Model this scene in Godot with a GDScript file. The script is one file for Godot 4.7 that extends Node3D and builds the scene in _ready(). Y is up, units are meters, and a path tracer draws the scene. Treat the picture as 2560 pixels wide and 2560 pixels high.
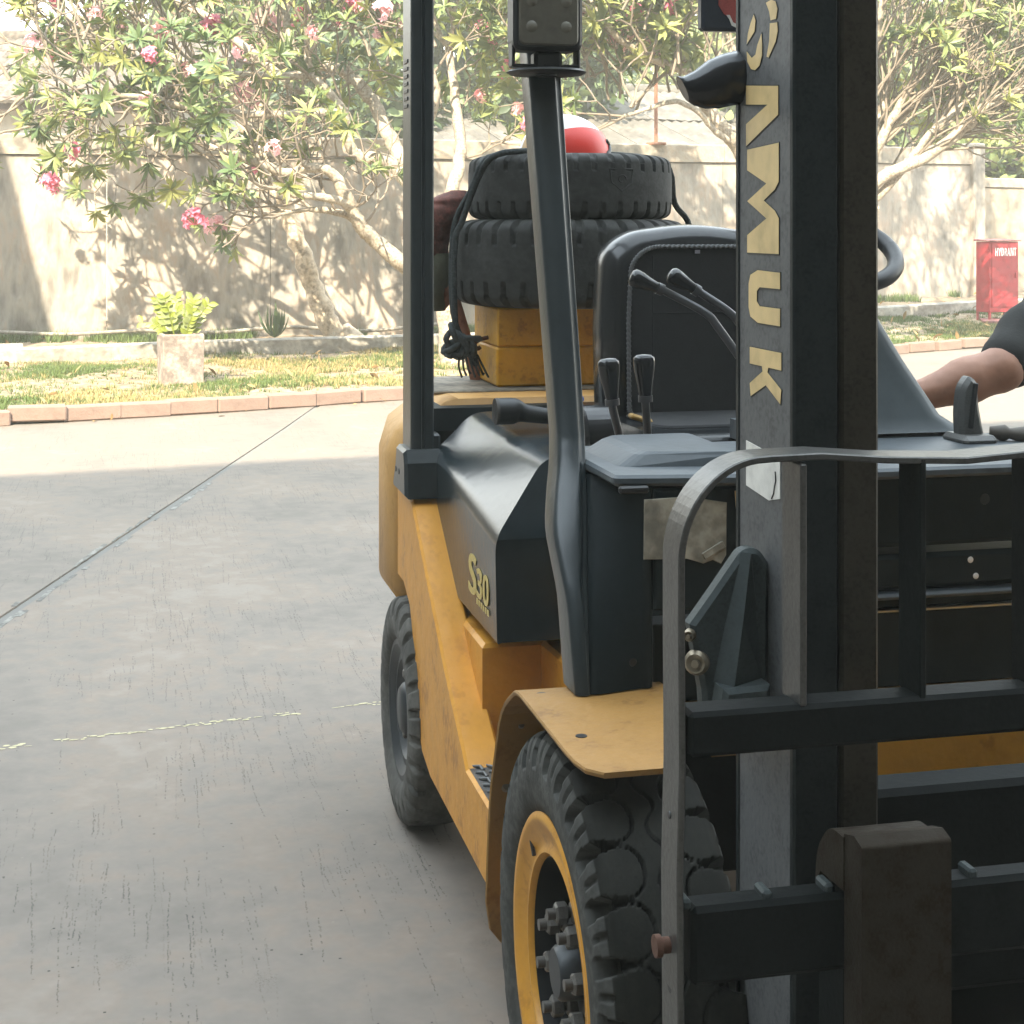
extends Node3D
# A forklift parked in the shade of a warehouse, facing the camera, with a sunlit
# garden strip, boundary wall and frangipani trees behind it.

const YAW := 0.22939
const EYE := 1.46
var M := {}
var names := {}
var rng := RandomNumberGenerator.new()

# ---------------------------------------------------------------- shapes
class Shape:
	var st := SurfaceTool.new()
	var grp := 1
	var n := 0

	func _init() -> void:
		st.begin(Mesh.PRIMITIVE_TRIANGLES)

	func tris(v: PackedVector3Array, g: int, solid := true) -> void:
		var flip := false
		if solid:
			var vol := 0.0
			var o := v[0]
			for i in range(0, v.size(), 3):
				vol += (v[i] - o).dot((v[i + 1] - o).cross(v[i + 2] - o))
			flip = vol < 0.0
		st.set_smooth_group(g)
		for i in range(0, v.size(), 3):
			st.add_vertex(v[i])
			if flip:
				st.add_vertex(v[i + 1])
				st.add_vertex(v[i + 2])
			else:
				st.add_vertex(v[i + 2])
				st.add_vertex(v[i + 1])
		n += v.size() / 3

	func box(c: Vector3, size: Vector3, bev := 0.0, b := Basis.IDENTITY) -> Shape:
		var h := size * 0.5
		var e: float = minf(bev, minf(h.x, minf(h.y, h.z)) * 0.95)
		var v := PackedVector3Array()
		if e <= 0.0:
			e = 0.0
		for a in 3:
			var p := (a + 1) % 3
			var q := (a + 2) % 3
			for s in [-1.0, 1.0]:
				var k := []
				for m in [[-1, -1], [1, -1], [1, 1], [-1, 1]]:
					var x := Vector3()
					x[a] = s * h[a]
					x[p] = m[0] * (h[p] - e)
					x[q] = m[1] * (h[q] - e)
					k.append(x)
				_cq(v, k[0], k[1], k[2], k[3])
			if e > 0.0:
				for sp in [-1.0, 1.0]:
					for sq in [-1.0, 1.0]:
						var k := []
						for m in [[-1, 0], [1, 0], [1, 1], [-1, 1]]:
							var x := Vector3()
							x[a] = m[0] * (h[a] - e)
							x[p] = sp * (h[p] - (e if m[1] == 1 else 0.0))
							x[q] = sq * (h[q] - (0.0 if m[1] == 1 else e))
							k.append(x)
						_cq(v, k[0], k[1], k[2], k[3])
		if e > 0.0:
			for sx in [-1.0, 1.0]:
				for sy in [-1.0, 1.0]:
					for sz in [-1.0, 1.0]:
						_ct(v, Vector3(sx * h.x, sy * (h.y - e), sz * (h.z - e)), Vector3(sx * (h.x - e), sy * h.y, sz * (h.z - e)), Vector3(sx * (h.x - e), sy * (h.y - e), sz * h.z))
		for i in v.size():
			v[i] = c + b * v[i]
		tris(v, -1, true)
		return self

	func _ct(v: PackedVector3Array, a: Vector3, b: Vector3, c: Vector3) -> void:
		if (b - a).cross(c - a).dot(a + b + c) < 0.0:
			v.append_array([a, c, b])
		else:
			v.append_array([a, b, c])

	func _cq(v: PackedVector3Array, a: Vector3, b: Vector3, c: Vector3, d: Vector3) -> void:
		_ct(v, a, b, c)
		_ct(v, a, c, d)

	static func inset(p: PackedVector2Array, d: float) -> PackedVector2Array:
		var r := PackedVector2Array()
		var k := p.size()
		for i in k:
			var a := (p[i] - p[(i + k - 1) % k]).normalized()
			var b := (p[(i + 1) % k] - p[i]).normalized()
			var na := Vector2(-a.y, a.x)
			var nb := Vector2(-b.y, b.x)
			var m := na + nb
			var l: float = maxf(m.dot(m) * 0.5, 0.35)
			r.append(p[i] + m * (d / l))
		return r

	# A polygon in the xy plane of xf, thickened along its z, edges chamfered by bev.
	func plate(poly: PackedVector2Array, h: float, xf: Transform3D, bev := 0.0, g := -1) -> Shape:
		var p := poly.duplicate()
		if Geometry2D.is_polygon_clockwise(p):
			p.reverse()
		var q := inset(p, bev) if bev > 0.0 else p
		var idx := Geometry2D.triangulate_polygon(q)
		if idx.is_empty():
			q = p
			idx = Geometry2D.triangulate_polygon(q)
		var v := PackedVector3Array()
		for i in range(0, idx.size(), 3):
			var a := q[idx[i]]
			var b := q[idx[i + 1]]
			var c := q[idx[i + 2]]
			if (b - a).cross(c - a) < 0.0:
				var t := b
				b = c
				c = t
			v.append_array([Vector3(a.x, a.y, h), Vector3(b.x, b.y, h), Vector3(c.x, c.y, h)])
			v.append_array([Vector3(a.x, a.y, 0), Vector3(c.x, c.y, 0), Vector3(b.x, b.y, 0)])
		var rings := [[q, 0.0], [p, bev], [p, h - bev], [q, h]] if bev > 0.0 else [[p, 0.0], [p, h]]
		for r in rings.size() - 1:
			var A: PackedVector2Array = rings[r][0]
			var B: PackedVector2Array = rings[r + 1][0]
			for i in p.size():
				var j := (i + 1) % p.size()
				var a := Vector3(A[i].x, A[i].y, rings[r][1])
				var b := Vector3(A[j].x, A[j].y, rings[r][1])
				var c := Vector3(B[j].x, B[j].y, rings[r + 1][1])
				var d := Vector3(B[i].x, B[i].y, rings[r + 1][1])
				v.append_array([a, b, c, a, c, d])
		for i in v.size():
			v[i] = xf * v[i]
		tris(v, g, true)
		return self

	# Rings of equal length joined one to the next; ends capped.
	func loft(rings: Array, smooth := false, caps := true, loop := true) -> Shape:
		var v := PackedVector3Array()
		var k: int = rings[0].size()
		for r in rings.size() - 1:
			var A: PackedVector3Array = rings[r]
			var B: PackedVector3Array = rings[r + 1]
			for i in (k if loop else k - 1):
				var j := (i + 1) % k
				v.append_array([A[i], A[j], B[j], A[i], B[j], B[i]])
		var w := PackedVector3Array()
		if caps:
			for e in [0, rings.size() - 1]:
				var R: PackedVector3Array = rings[e]
				var c := Vector3()
				for x in R:
					c += x
				c /= k
				for i in k:
					if e == 0:
						w.append_array([c, R[(i + 1) % k], R[i]])
					else:
						w.append_array([c, R[i], R[(i + 1) % k]])
		var both := v.duplicate()
		both.append_array(w)
		var vol := 0.0
		var o := v[0]
		for i in range(0, both.size(), 3):
			vol += (both[i] - o).dot((both[i + 1] - o).cross(both[i + 2] - o))
		if vol < 0.0:
			v.reverse()
			w.reverse()
		grp += 1
		tris(v, grp if smooth else -1, false)
		if w.size():
			tris(w, -1, false)
		return self

	func tube(path: PackedVector3Array, rad, k := 10, caps := true, flat := 1.0, up := Vector3.ZERO) -> Shape:
		var rings := []
		var t := (path[1] - path[0]).normalized()
		var nrm := t.cross(Vector3.UP if absf(t.y) < 0.9 else Vector3.RIGHT).normalized()
		if up != Vector3.ZERO:
			nrm = (up - t * up.dot(t)).normalized()
		for i in path.size():
			var d: Vector3 = (path[mini(i + 1, path.size() - 1)] - path[maxi(i - 1, 0)])
			if d.length() > 1e-6:
				t = d.normalized()
			nrm = (nrm - t * nrm.dot(t)).normalized()
			var bi := t.cross(nrm)
			var r: float = rad if rad is float else rad[i]
			var ring := PackedVector3Array()
			for j in k:
				var a := TAU * j / k
				ring.append(path[i] + nrm * (cos(a) * r) + bi * (sin(a) * r * flat))
			rings.append(ring)
		return loft(rings, true, caps)

	# Profile of (radius, height along xf's z), turned about xf's z.
	func lathe(prof: PackedVector2Array, xf: Transform3D, k := 32, crease := 35.0) -> Shape:
		var parts := []
		var cur := PackedVector3Array()
		var all := PackedVector3Array()
		for i in prof.size() - 1:
			if i > 0:
				var a := (prof[i] - prof[i - 1]).normalized()
				var b := (prof[i + 1] - prof[i]).normalized()
				if absf(rad_to_deg(a.angle_to(b))) > crease and cur.size():
					parts.append(cur)
					cur = PackedVector3Array()
			var p := prof[i]
			var q := prof[i + 1]
			for j in k:
				var c0 := cos(TAU * j / k)
				var s0 := sin(TAU * j / k)
				var c1 := cos(TAU * (j + 1) / k)
				var s1 := sin(TAU * (j + 1) / k)
				var A := xf * Vector3(p.x * c0, p.x * s0, p.y)
				var B := xf * Vector3(p.x * c1, p.x * s1, p.y)
				var C := xf * Vector3(q.x * c1, q.x * s1, q.y)
				var D := xf * Vector3(q.x * c0, q.x * s0, q.y)
				if p.x > 1e-6:
					cur.append_array([A, B, C])
				if q.x > 1e-6:
					cur.append_array([A, C, D])
		parts.append(cur)
		for x in parts:
			all.append_array(x)
		var vol := 0.0
		var o := xf.origin
		for i in range(0, all.size(), 3):
			vol += (all[i] - o).dot((all[i + 1] - o).cross(all[i + 2] - o))
		for x in parts:
			var y: PackedVector3Array = x
			if vol < 0.0:
				y.reverse()
			grp += 1
			tris(y, grp, false)
		return self

	func mesh() -> ArrayMesh:
		st.generate_normals()
		st.index()
		return st.commit()

# ---------------------------------------------------------------- nodes
func numbered(s: String) -> String:
	var k: int = names.get(s, 0)
	names[s] = k + 1
	return s if k == 0 else "%s_%03d" % [s, k]

func put(called: String, mesh: Mesh, m: Material, parent: Node = null) -> MeshInstance3D:
	var o := MeshInstance3D.new()
	o.mesh = mesh
	o.material_override = m
	if parent == null:
		o.name = numbered(called)
		add_child(o, true)
	else:
		var key := "_names"
		var d: Dictionary = parent.get_meta(key) if parent.has_meta(key) else {}
		var k: int = d.get(called, 0)
		d[called] = k + 1
		parent.set_meta(key, d)
		o.name = called if k == 0 else "%s_%03d" % [called, k]
		parent.add_child(o, true)
	return o

func obj(called: String, s: Shape, m: Material, parent: Node = null) -> MeshInstance3D:
	return put(called, s.mesh(), m, parent)

func thing(called: String, label: String, category: String, at := Vector3.ZERO, turn := 0.0, group := "") -> Node3D:
	var o := Node3D.new()
	o.name = numbered(called)
	add_child(o, true)
	o.position = at
	o.rotation.y = turn
	return tag(o, label, category, group)

func tag(o: Node3D, label: String, category: String, group := "") -> Node3D:
	o.set_meta("label", label)
	o.set_meta("category", category)
	if group != "":
		o.set_meta("group", group)
	return o

func struct(called: String, s: Shape, m: Material, parent: Node = null) -> MeshInstance3D:
	var o := obj(called, s, m, parent)
	if parent == null:
		o.set_meta("kind", "structure")
	return o

func clean_meta(n: Node) -> void:
	if n.has_meta("_names"):
		n.remove_meta("_names")
	for c in n.get_children():
		clean_meta(c)

# planes of the forklift: u to its side, y up, w forward
func side(u: float) -> Transform3D:      # polygon in (w, y), thickened towards +u
	return Transform3D(Basis(Vector3(0, 0, 1), Vector3(0, 1, 0), Vector3(1, 0, 0)), Vector3(u, 0, 0))

func front(w: float) -> Transform3D:     # polygon in (u, y), thickened towards +w
	return Transform3D(Basis.IDENTITY, Vector3(0, 0, w))

func flat(y: float) -> Transform3D:      # polygon in (u, w), thickened upwards
	return Transform3D(Basis(Vector3(1, 0, 0), Vector3(0, 0, 1), Vector3(0, 1, 0)), Vector3(0, y, 0))

func axis_u(at: Vector3, towards := 1.0) -> Transform3D:   # lathe axis along u
	return Transform3D(Basis(Vector3(0, 0, 1), Vector3(0, 1, 0), Vector3(towards, 0, 0)), at)

func along(at: Vector3, dir: Vector3) -> Transform3D:      # lathe axis along dir
	var z := dir.normalized()
	var x := z.cross(Vector3.UP if absf(z.y) < 0.9 else Vector3.RIGHT).normalized()
	return Transform3D(Basis(x, z.cross(x), z), at)

func P2(a: Array) -> PackedVector2Array:
	var r := PackedVector2Array()
	for x in a:
		r.append(Vector2(x[0], x[1]))
	return r

func P3(a: Array) -> PackedVector3Array:
	var r := PackedVector3Array()
	for x in a:
		r.append(Vector3(x[0], x[1], x[2]))
	return r

func rounded(a: Array, n := 4) -> PackedVector2Array:      # [x, y, radius] per corner
	var r := PackedVector2Array()
	var k := a.size()
	for i in k:
		var p := Vector2(a[i][0], a[i][1])
		var rad: float = a[i][2] if a[i].size() > 2 else 0.0
		if rad <= 0.0:
			r.append(p)
			continue
		var q := Vector2(a[(i + k - 1) % k][0], a[(i + k - 1) % k][1])
		var s := Vector2(a[(i + 1) % k][0], a[(i + 1) % k][1])
		var d: float = minf(rad, minf((q - p).length(), (s - p).length()) * 0.49)
		var A := p + (q - p).normalized() * d
		var B := p + (s - p).normalized() * d
		for j in n + 1:
			var t := float(j) / n
			r.append(A.lerp(p, t).lerp(p.lerp(B, t), t))
	return r

func curve(pts: PackedVector3Array, n := 6) -> PackedVector3Array:   # smooth path through points
	var r := PackedVector3Array()
	for i in pts.size() - 1:
		var p0 := pts[maxi(i - 1, 0)]
		var p1 := pts[i]
		var p2 := pts[i + 1]
		var p3 := pts[mini(i + 2, pts.size() - 1)]
		for j in n:
			r.append(p1.cubic_interpolate(p2, p0, p3, float(j) / n))
	r.append(pts[pts.size() - 1])
	return r

# ---------------------------------------------------------------- materials
func noise(size: int, sd: int, freq: float, oct := 4, kind := FastNoiseLite.TYPE_SIMPLEX_SMOOTH) -> PackedByteArray:
	var f := FastNoiseLite.new()
	f.seed = sd
	f.noise_type = kind
	f.frequency = freq
	f.fractal_octaves = oct
	var im := f.get_seamless_image(size, size)
	im.convert(Image.FORMAT_L8)
	return im.get_data()

# layers: [bytes, weight]; stops: [value, linear colour]
func ramp_tex(size: int, layers: Array, stops: Array) -> ImageTexture:
	var lut := PackedByteArray()
	for i in 256:
		var t := i / 255.0
		var c: Color = stops[0][1]
		for k in stops.size() - 1:
			if t >= stops[k][0]:
				var u: float = clampf((t - stops[k][0]) / maxf(stops[k + 1][0] - stops[k][0], 1e-5), 0, 1)
				c = (stops[k][1] as Color).lerp(stops[k + 1][1], u)
		c = c.linear_to_srgb()
		lut.append_array([int(c.r * 255), int(c.g * 255), int(c.b * 255)])
	var out := PackedByteArray()
	out.resize(size * size * 3)
	var total := 0.0
	for l in layers:
		total += l[1]
	var A: PackedByteArray = layers[0][0]
	var wa: float = layers[0][1] / total
	var B: PackedByteArray = layers[1][0] if layers.size() > 1 else A
	var wb: float = layers[1][1] / total if layers.size() > 1 else 0.0
	for i in size * size:
		var v := int(A[i] * wa + B[i] * wb) * 3
		out[i * 3] = lut[v]
		out[i * 3 + 1] = lut[v + 1]
		out[i * 3 + 2] = lut[v + 2]
	var im := Image.create_from_data(size, size, false, Image.FORMAT_RGB8, out)
	return ImageTexture.create_from_image(im)

func bump_tex(size: int, bytes: PackedByteArray, strength: float) -> ImageTexture:
	var im := Image.create_from_data(size, size, false, Image.FORMAT_L8, bytes)
	im.convert(Image.FORMAT_RGBA8)
	im.bump_map_to_normal_map(strength)
	return ImageTexture.create_from_image(im)

func G(v: float) -> Color:
	return Color(v, v, v)

func mat(called: String, lin: Color, rough := 0.6, metal := 0.0, tex: Texture2D = null, period := 1.0, bump: Texture2D = null, bump_amount := 1.0, world := false) -> StandardMaterial3D:
	var m := StandardMaterial3D.new()
	m.albedo_color = lin.linear_to_srgb()
	m.roughness = rough
	m.metallic = metal
	m.uv1_triplanar = true
	m.uv1_world_triplanar = world
	m.uv1_scale = Vector3.ONE / period
	if tex:
		m.albedo_texture = tex
	if bump:
		m.normal_enabled = true
		m.normal_texture = bump
		m.normal_scale = bump_amount
	M[called] = m
	return m

func make_materials() -> void:
	var fine := noise(512, 11, 0.03, 5)
	var cloud := noise(512, 12, 0.008, 5)
	var cells := noise(512, 13, 0.05, 3, FastNoiseLite.TYPE_CELLULAR)
	var speck := noise(512, 14, 0.12, 3, FastNoiseLite.TYPE_VALUE)
	# wear: mostly clean with soft dusty lighter patches and some darker scuffs
	var wear := ramp_tex(512, [[cloud, 0.65], [fine, 0.35]], [[0.0, G(0.6)], [0.4, G(0.86)], [0.62, G(0.96)], [0.8, G(1.0)]])
	var dusty := ramp_tex(512, [[cloud, 0.6], [fine, 0.4]], [[0.3, G(0.42)], [0.5, G(0.62)], [0.62, G(0.85)], [0.75, G(1.0)]])
	var scuff := ramp_tex(512, [[cloud, 0.35], [speck, 0.65]], [[0.0, G(0.55)], [0.30, G(0.74)], [0.42, G(0.88)], [0.6, G(0.97)], [1.0, G(1.0)]])
	var paint := ramp_tex(512, [[cloud, 0.62], [speck, 0.38]], [[0.0, Color(0.5, 0.45, 0.38)], [0.30, Color(0.76, 0.72, 0.66)], [0.37, Color(0.91, 0.90, 0.88)], [0.52, Color(0.95, 0.95, 0.94)], [0.62, G(1.0)], [0.8, Color(0.96, 0.96, 0.96)]])
	var rusty := ramp_tex(512, [[cloud, 0.6], [speck, 0.4]], [[0.0, Color(0.5, 0.32, 0.22)], [0.30, Color(0.72, 0.62, 0.55)], [0.46, Color(0.9, 0.88, 0.86)], [0.7, G(1.0)]])
	M.t_wear = wear
	M.t_dusty = dusty
	M.t_scuff = scuff
	M.t_rusty = rusty
	var b_fine := bump_tex(512, fine, 6.0)
	var b_speck := bump_tex(512, speck, 3.0)
	var b_cells := bump_tex(512, cells, 4.0)
	M.b_fine = b_fine
	M.b_speck = b_speck
	mat("yellow", Color(0.64, 0.285, 0.026), 0.45, 0.0, paint, 0.7, b_fine, 0.12)
	mat("yellow_old", Color(0.30, 0.155, 0.036), 0.6, 0.0, paint, 0.5, b_fine, 0.2)
	mat("counterweight_yellow", Color(0.58, 0.32, 0.10), 0.55, 0.0, paint, 0.9, b_speck, 0.25)
	mat("hood", Color(0.016, 0.025, 0.029), 0.24, 0.0, wear, 0.6, b_fine, 0.06)
	mat("hood_top", Color(0.07, 0.072, 0.07), 0.5, 0.0, dusty, 0.5, b_fine, 0.1)
	mat("cowl", Color(0.010, 0.0155, 0.0175), 0.5, 0.0, wear, 0.5, b_fine, 0.06)
	mat("tray", Color(0.06, 0.073, 0.082), 0.5, 0.0, wear, 0.5, b_fine, 0.08)
	mat("guard", Color(0.022, 0.030, 0.033), 0.32, 0.0, wear, 0.35, b_fine, 0.08)
	mat("mast", Color(0.025, 0.030, 0.031), 0.42, 0.25, scuff, 0.22, b_fine, 0.1)
	mat("mast_web", Color(0.135, 0.138, 0.138), 0.5, 0.2, scuff, 0.3, b_fine, 0.1)  # paler than the mast: dust and bounced sunlight both put into the colour
	mat("mast_rail", Color(0.055, 0.048, 0.037), 0.42, 0.45, scuff, 0.25, b_fine, 0.12)
	mat("bar_steel", Color(0.10, 0.098, 0.092), 0.38, 0.55, scuff, 0.2, b_fine, 0.12)
	mat("carriage", Color(0.008, 0.010, 0.0098), 0.62, 0.0, scuff, 0.25, b_fine, 0.1)
	mat("fork", Color(0.036, 0.029, 0.021), 0.6, 0.35, rusty, 0.2, b_speck, 0.25)
	mat("casting", Color(0.055, 0.066, 0.066), 0.5, 0.1, scuff, 0.2, b_speck, 0.25)
	for k in ["mast", "mast_rail", "carriage", "fork", "casting", "cowl", "mast_web"]:
		M[k].metallic_specular = 0.22
	mat("zinc", Color(0.26, 0.22, 0.16), 0.4, 0.7)
	mat("nut", Color(0.15, 0.14, 0.125), 0.42, 0.5, scuff, 0.1)
	mat("rust_bolt", Color(0.11, 0.05, 0.03), 0.8, 0.1, rusty, 0.05)
	mat("hub", Color(0.035, 0.040, 0.043), 0.45, 0.2, wear, 0.2)
	mat("rim_yellow", Color(0.62, 0.29, 0.03), 0.4, 0.0, paint, 0.3)
	mat("tyre", G(1.0), 0.8, 0.0, dusty, 0.25, b_speck, 0.25).vertex_color_use_as_albedo = true
	M.tyre.metallic_specular = 0.35
	mat("old_tyre", Color(0.040, 0.041, 0.038), 0.85, 0.0, dusty, 0.3, b_speck, 0.25)
	mat("rear_tyre", Color(0.12, 0.115, 0.10), 0.9, 0.0, dusty, 0.3, b_speck, 0.2)
	mat("seat_vinyl", Color(0.012, 0.014, 0.016), 0.22, 0.0, wear, 0.4, b_fine, 0.03)
	mat("seat_cloth", Color(0.014, 0.015, 0.017), 0.9, 0.0, wear, 0.2, b_speck, 0.15)
	mat("piping", Color(0.11, 0.11, 0.11), 0.6)
	mat("black", Color(0.012, 0.013, 0.014), 0.45, 0.0, wear, 0.2)
	mat("black_gloss", Color(0.012, 0.013, 0.015), 0.2, 0.0, wear, 0.2)
	mat("lever", Color(0.09, 0.09, 0.095), 0.3, 0.5)
	mat("chrome", Color(0.62, 0.64, 0.66), 0.28, 0.9)
	mat("cream", Color(0.70, 0.51, 0.235), 0.55, 0.0, wear, 0.5)
	mat("decal_gold", Color(0.60, 0.45, 0.14), 0.5, 0.0, scuff, 0.3)
	mat("label_white", Color(0.74, 0.72, 0.66), 0.6, 0.0, wear, 0.3)
	mat("card", Color(0.42, 0.39, 0.31), 0.9, 0.0, dusty, 0.5, b_fine, 0.15)
	mat("lens", Color(0.12, 0.11, 0.085), 0.35, 0.0, wear, 0.2)
	mat("led", Color(0.15, 0.14, 0.11), 0.3)
	mat("box_yellow", Color(0.64, 0.32, 0.018), 0.55, 0.0, paint, 0.45, b_fine, 0.25)
	mat("rope", Color(0.055, 0.065, 0.065), 0.95, 0.0, dusty, 0.06, b_speck, 0.6)
	mat("stake", Color(0.27, 0.12, 0.07), 0.8, 0.0, rusty, 0.15, b_fine, 0.4)
	mat("rag", Color(0.16, 0.05, 0.035), 0.9, 0.0, dusty, 0.15, b_fine, 0.3)
	mat("camo", Color(0.10, 0.105, 0.07), 0.95, 0.0, scuff, 0.08, b_fine, 0.4)
	mat("helmet_red", Color(0.72, 0.035, 0.02), 0.4)
	mat("helmet_white", Color(0.75, 0.74, 0.70), 0.5)
	mat("helmet_tan", Color(0.52, 0.33, 0.16), 0.6)
	mat("skin", Color(0.38, 0.185, 0.115), 0.55, 0.0, wear, 0.3)
	mat("shirt", Color(0.028, 0.028, 0.026), 0.95, 0.0, wear, 0.2, b_speck, 0.3)
	mat("trousers", Color(0.05, 0.055, 0.07), 0.95, 0.0, wear, 0.2, b_speck, 0.3)
	mat("hair", Color(0.012, 0.010, 0.009), 0.6)
	mat("shoe", Color(0.02, 0.018, 0.016), 0.6)
	mat("hydrant_red", Color(0.36, 0.022, 0.032), 0.5, 0.0, paint, 0.6)
	mat("print_white", Color(0.8, 0.78, 0.75), 0.7)
	# masonry and ground
	var stain := ramp_tex(512, [[cloud, 0.6], [fine, 0.4]], [[0.25, Color(0.17, 0.152, 0.132)], [0.38, Color(0.28, 0.252, 0.217)], [0.5, Color(0.36, 0.32, 0.27)], [0.6, Color(0.40, 0.31, 0.24)], [0.72, Color(0.45, 0.40, 0.34)]])
	mat("wall", G(1.0), 0.95, 0.0, stain, 3.2, b_fine, 0.35, true)
	M.wall.uv1_scale = Vector3(0.42, 0.15, 0.42)
	mat("wall_cap", Color(0.95, 0.92, 0.86), 0.95, 0.0, stain, 2.2, b_fine, 0.3, true)
	mat("kerb", Color(0.26, 0.178, 0.142), 0.95, 0.0, wear, 0.6, b_speck, 0.5, true)
	mat("edging", Color(0.50, 0.46, 0.40), 0.95, 0.0, dusty, 1.3, b_fine, 0.4, true)
	mat("planter", Color(0.40, 0.32, 0.27), 0.95, 0.0, dusty, 0.7, b_speck, 0.5)
	var soil := ramp_tex(512, [[fine, 0.6], [cloud, 0.4]], [[0.25, Color(0.14, 0.10, 0.065)], [0.5, Color(0.27, 0.20, 0.13)], [0.7, Color(0.36, 0.28, 0.19)]])
	mat("soil", G(1.0), 1.0, 0.0, soil, 1.4, b_fine, 0.8, true)
	mat("pipe", Color(0.42, 0.37, 0.30), 0.7, 0.0, dusty, 0.5)
	mat("building_wall", Color(0.62, 0.58, 0.52), 0.9, 0.0, wear, 2.0, null, 1.0, true)
	mat("eave", Color(0.10, 0.065, 0.055), 0.8, 0.0, wear, 1.0)
	var tile := ramp_tex(512, [[fine, 0.5], [cloud, 0.5]], [[0.25, Color(0.045, 0.034, 0.026)], [0.45, Color(0.10, 0.078, 0.06)], [0.6, Color(0.155, 0.125, 0.10)], [0.75, Color(0.22, 0.19, 0.155)]])
	mat("roof_old", G(1.0), 0.9, 0.0, tile, 1.5, b_fine, 0.3, true)
	mat("roof_sheet", Color(0.19, 0.172, 0.148), 0.85, 0.0, dusty, 2.5, b_fine, 0.2, true)
	mat("facade", Color(0.10, 0.10, 0.095), 0.9, 0.0, wear, 4.0, null, 1.0, true)
	mat("shutter", Color(0.05, 0.05, 0.05), 0.6, 0.2, wear, 2.0, null, 1.0, true)
	# bark and leaves
	var bark := ramp_tex(512, [[fine, 0.6], [cloud, 0.4]], [[0.25, Color(0.16, 0.13, 0.10)], [0.48, Color(0.36, 0.30, 0.23)], [0.62, Color(0.50, 0.43, 0.34)], [0.8, Color(0.40, 0.38, 0.32)]])
	mat("bark", G(1.0), 0.9, 0.0, bark, 0.5, b_fine, 0.6)
	mat("bark_sunlit", Color(1.35, 1.3, 1.25), 0.9, 0.0, bark, 0.9, b_fine, 0.4)  # brightened bark: sunlight on the leaning trunk is put into the colour
	mat("twig", Color(0.26, 0.21, 0.16), 0.9, 0.0, wear, 0.2)
	for k in [["leaf_a", Color(0.16, 0.21, 0.075)], ["leaf_b", Color(0.24, 0.28, 0.10)], ["leaf_c", Color(0.11, 0.165, 0.065)], ["leaf_d", Color(0.34, 0.35, 0.12)], ["leaf_dark", Color(0.05, 0.08, 0.032)], ["leaf_mid", Color(0.11, 0.15, 0.05)], ["plant_lime", Color(0.22, 0.26, 0.03)]]:
		var m := mat(k[0], k[1], 0.5, 0.0, wear, 0.3)
		m.cull_mode = BaseMaterial3D.CULL_DISABLED
		m.backlight_enabled = true
		m.backlight = (k[1] * 1.3 as Color).linear_to_srgb()
	for k in [["petal_pink", Color(0.76, 0.20, 0.30)], ["petal_pale", Color(0.84, 0.48, 0.50)], ["petal_red", Color(0.62, 0.10, 0.11)]]:
		var m := mat(k[0], k[1], 0.6)
		m.cull_mode = BaseMaterial3D.CULL_DISABLED
		m.backlight_enabled = true
		m.backlight = (k[1] * 0.6 as Color).linear_to_srgb()
	for k in [["grass_green", Color(0.10, 0.15, 0.035)], ["grass_dry", Color(0.36, 0.29, 0.12)]]:
		var m := mat(k[0], k[1], 0.8, 0.0, wear, 0.3)
		m.cull_mode = BaseMaterial3D.CULL_DISABLED
	make_concrete(cloud, fine, speck)

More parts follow.
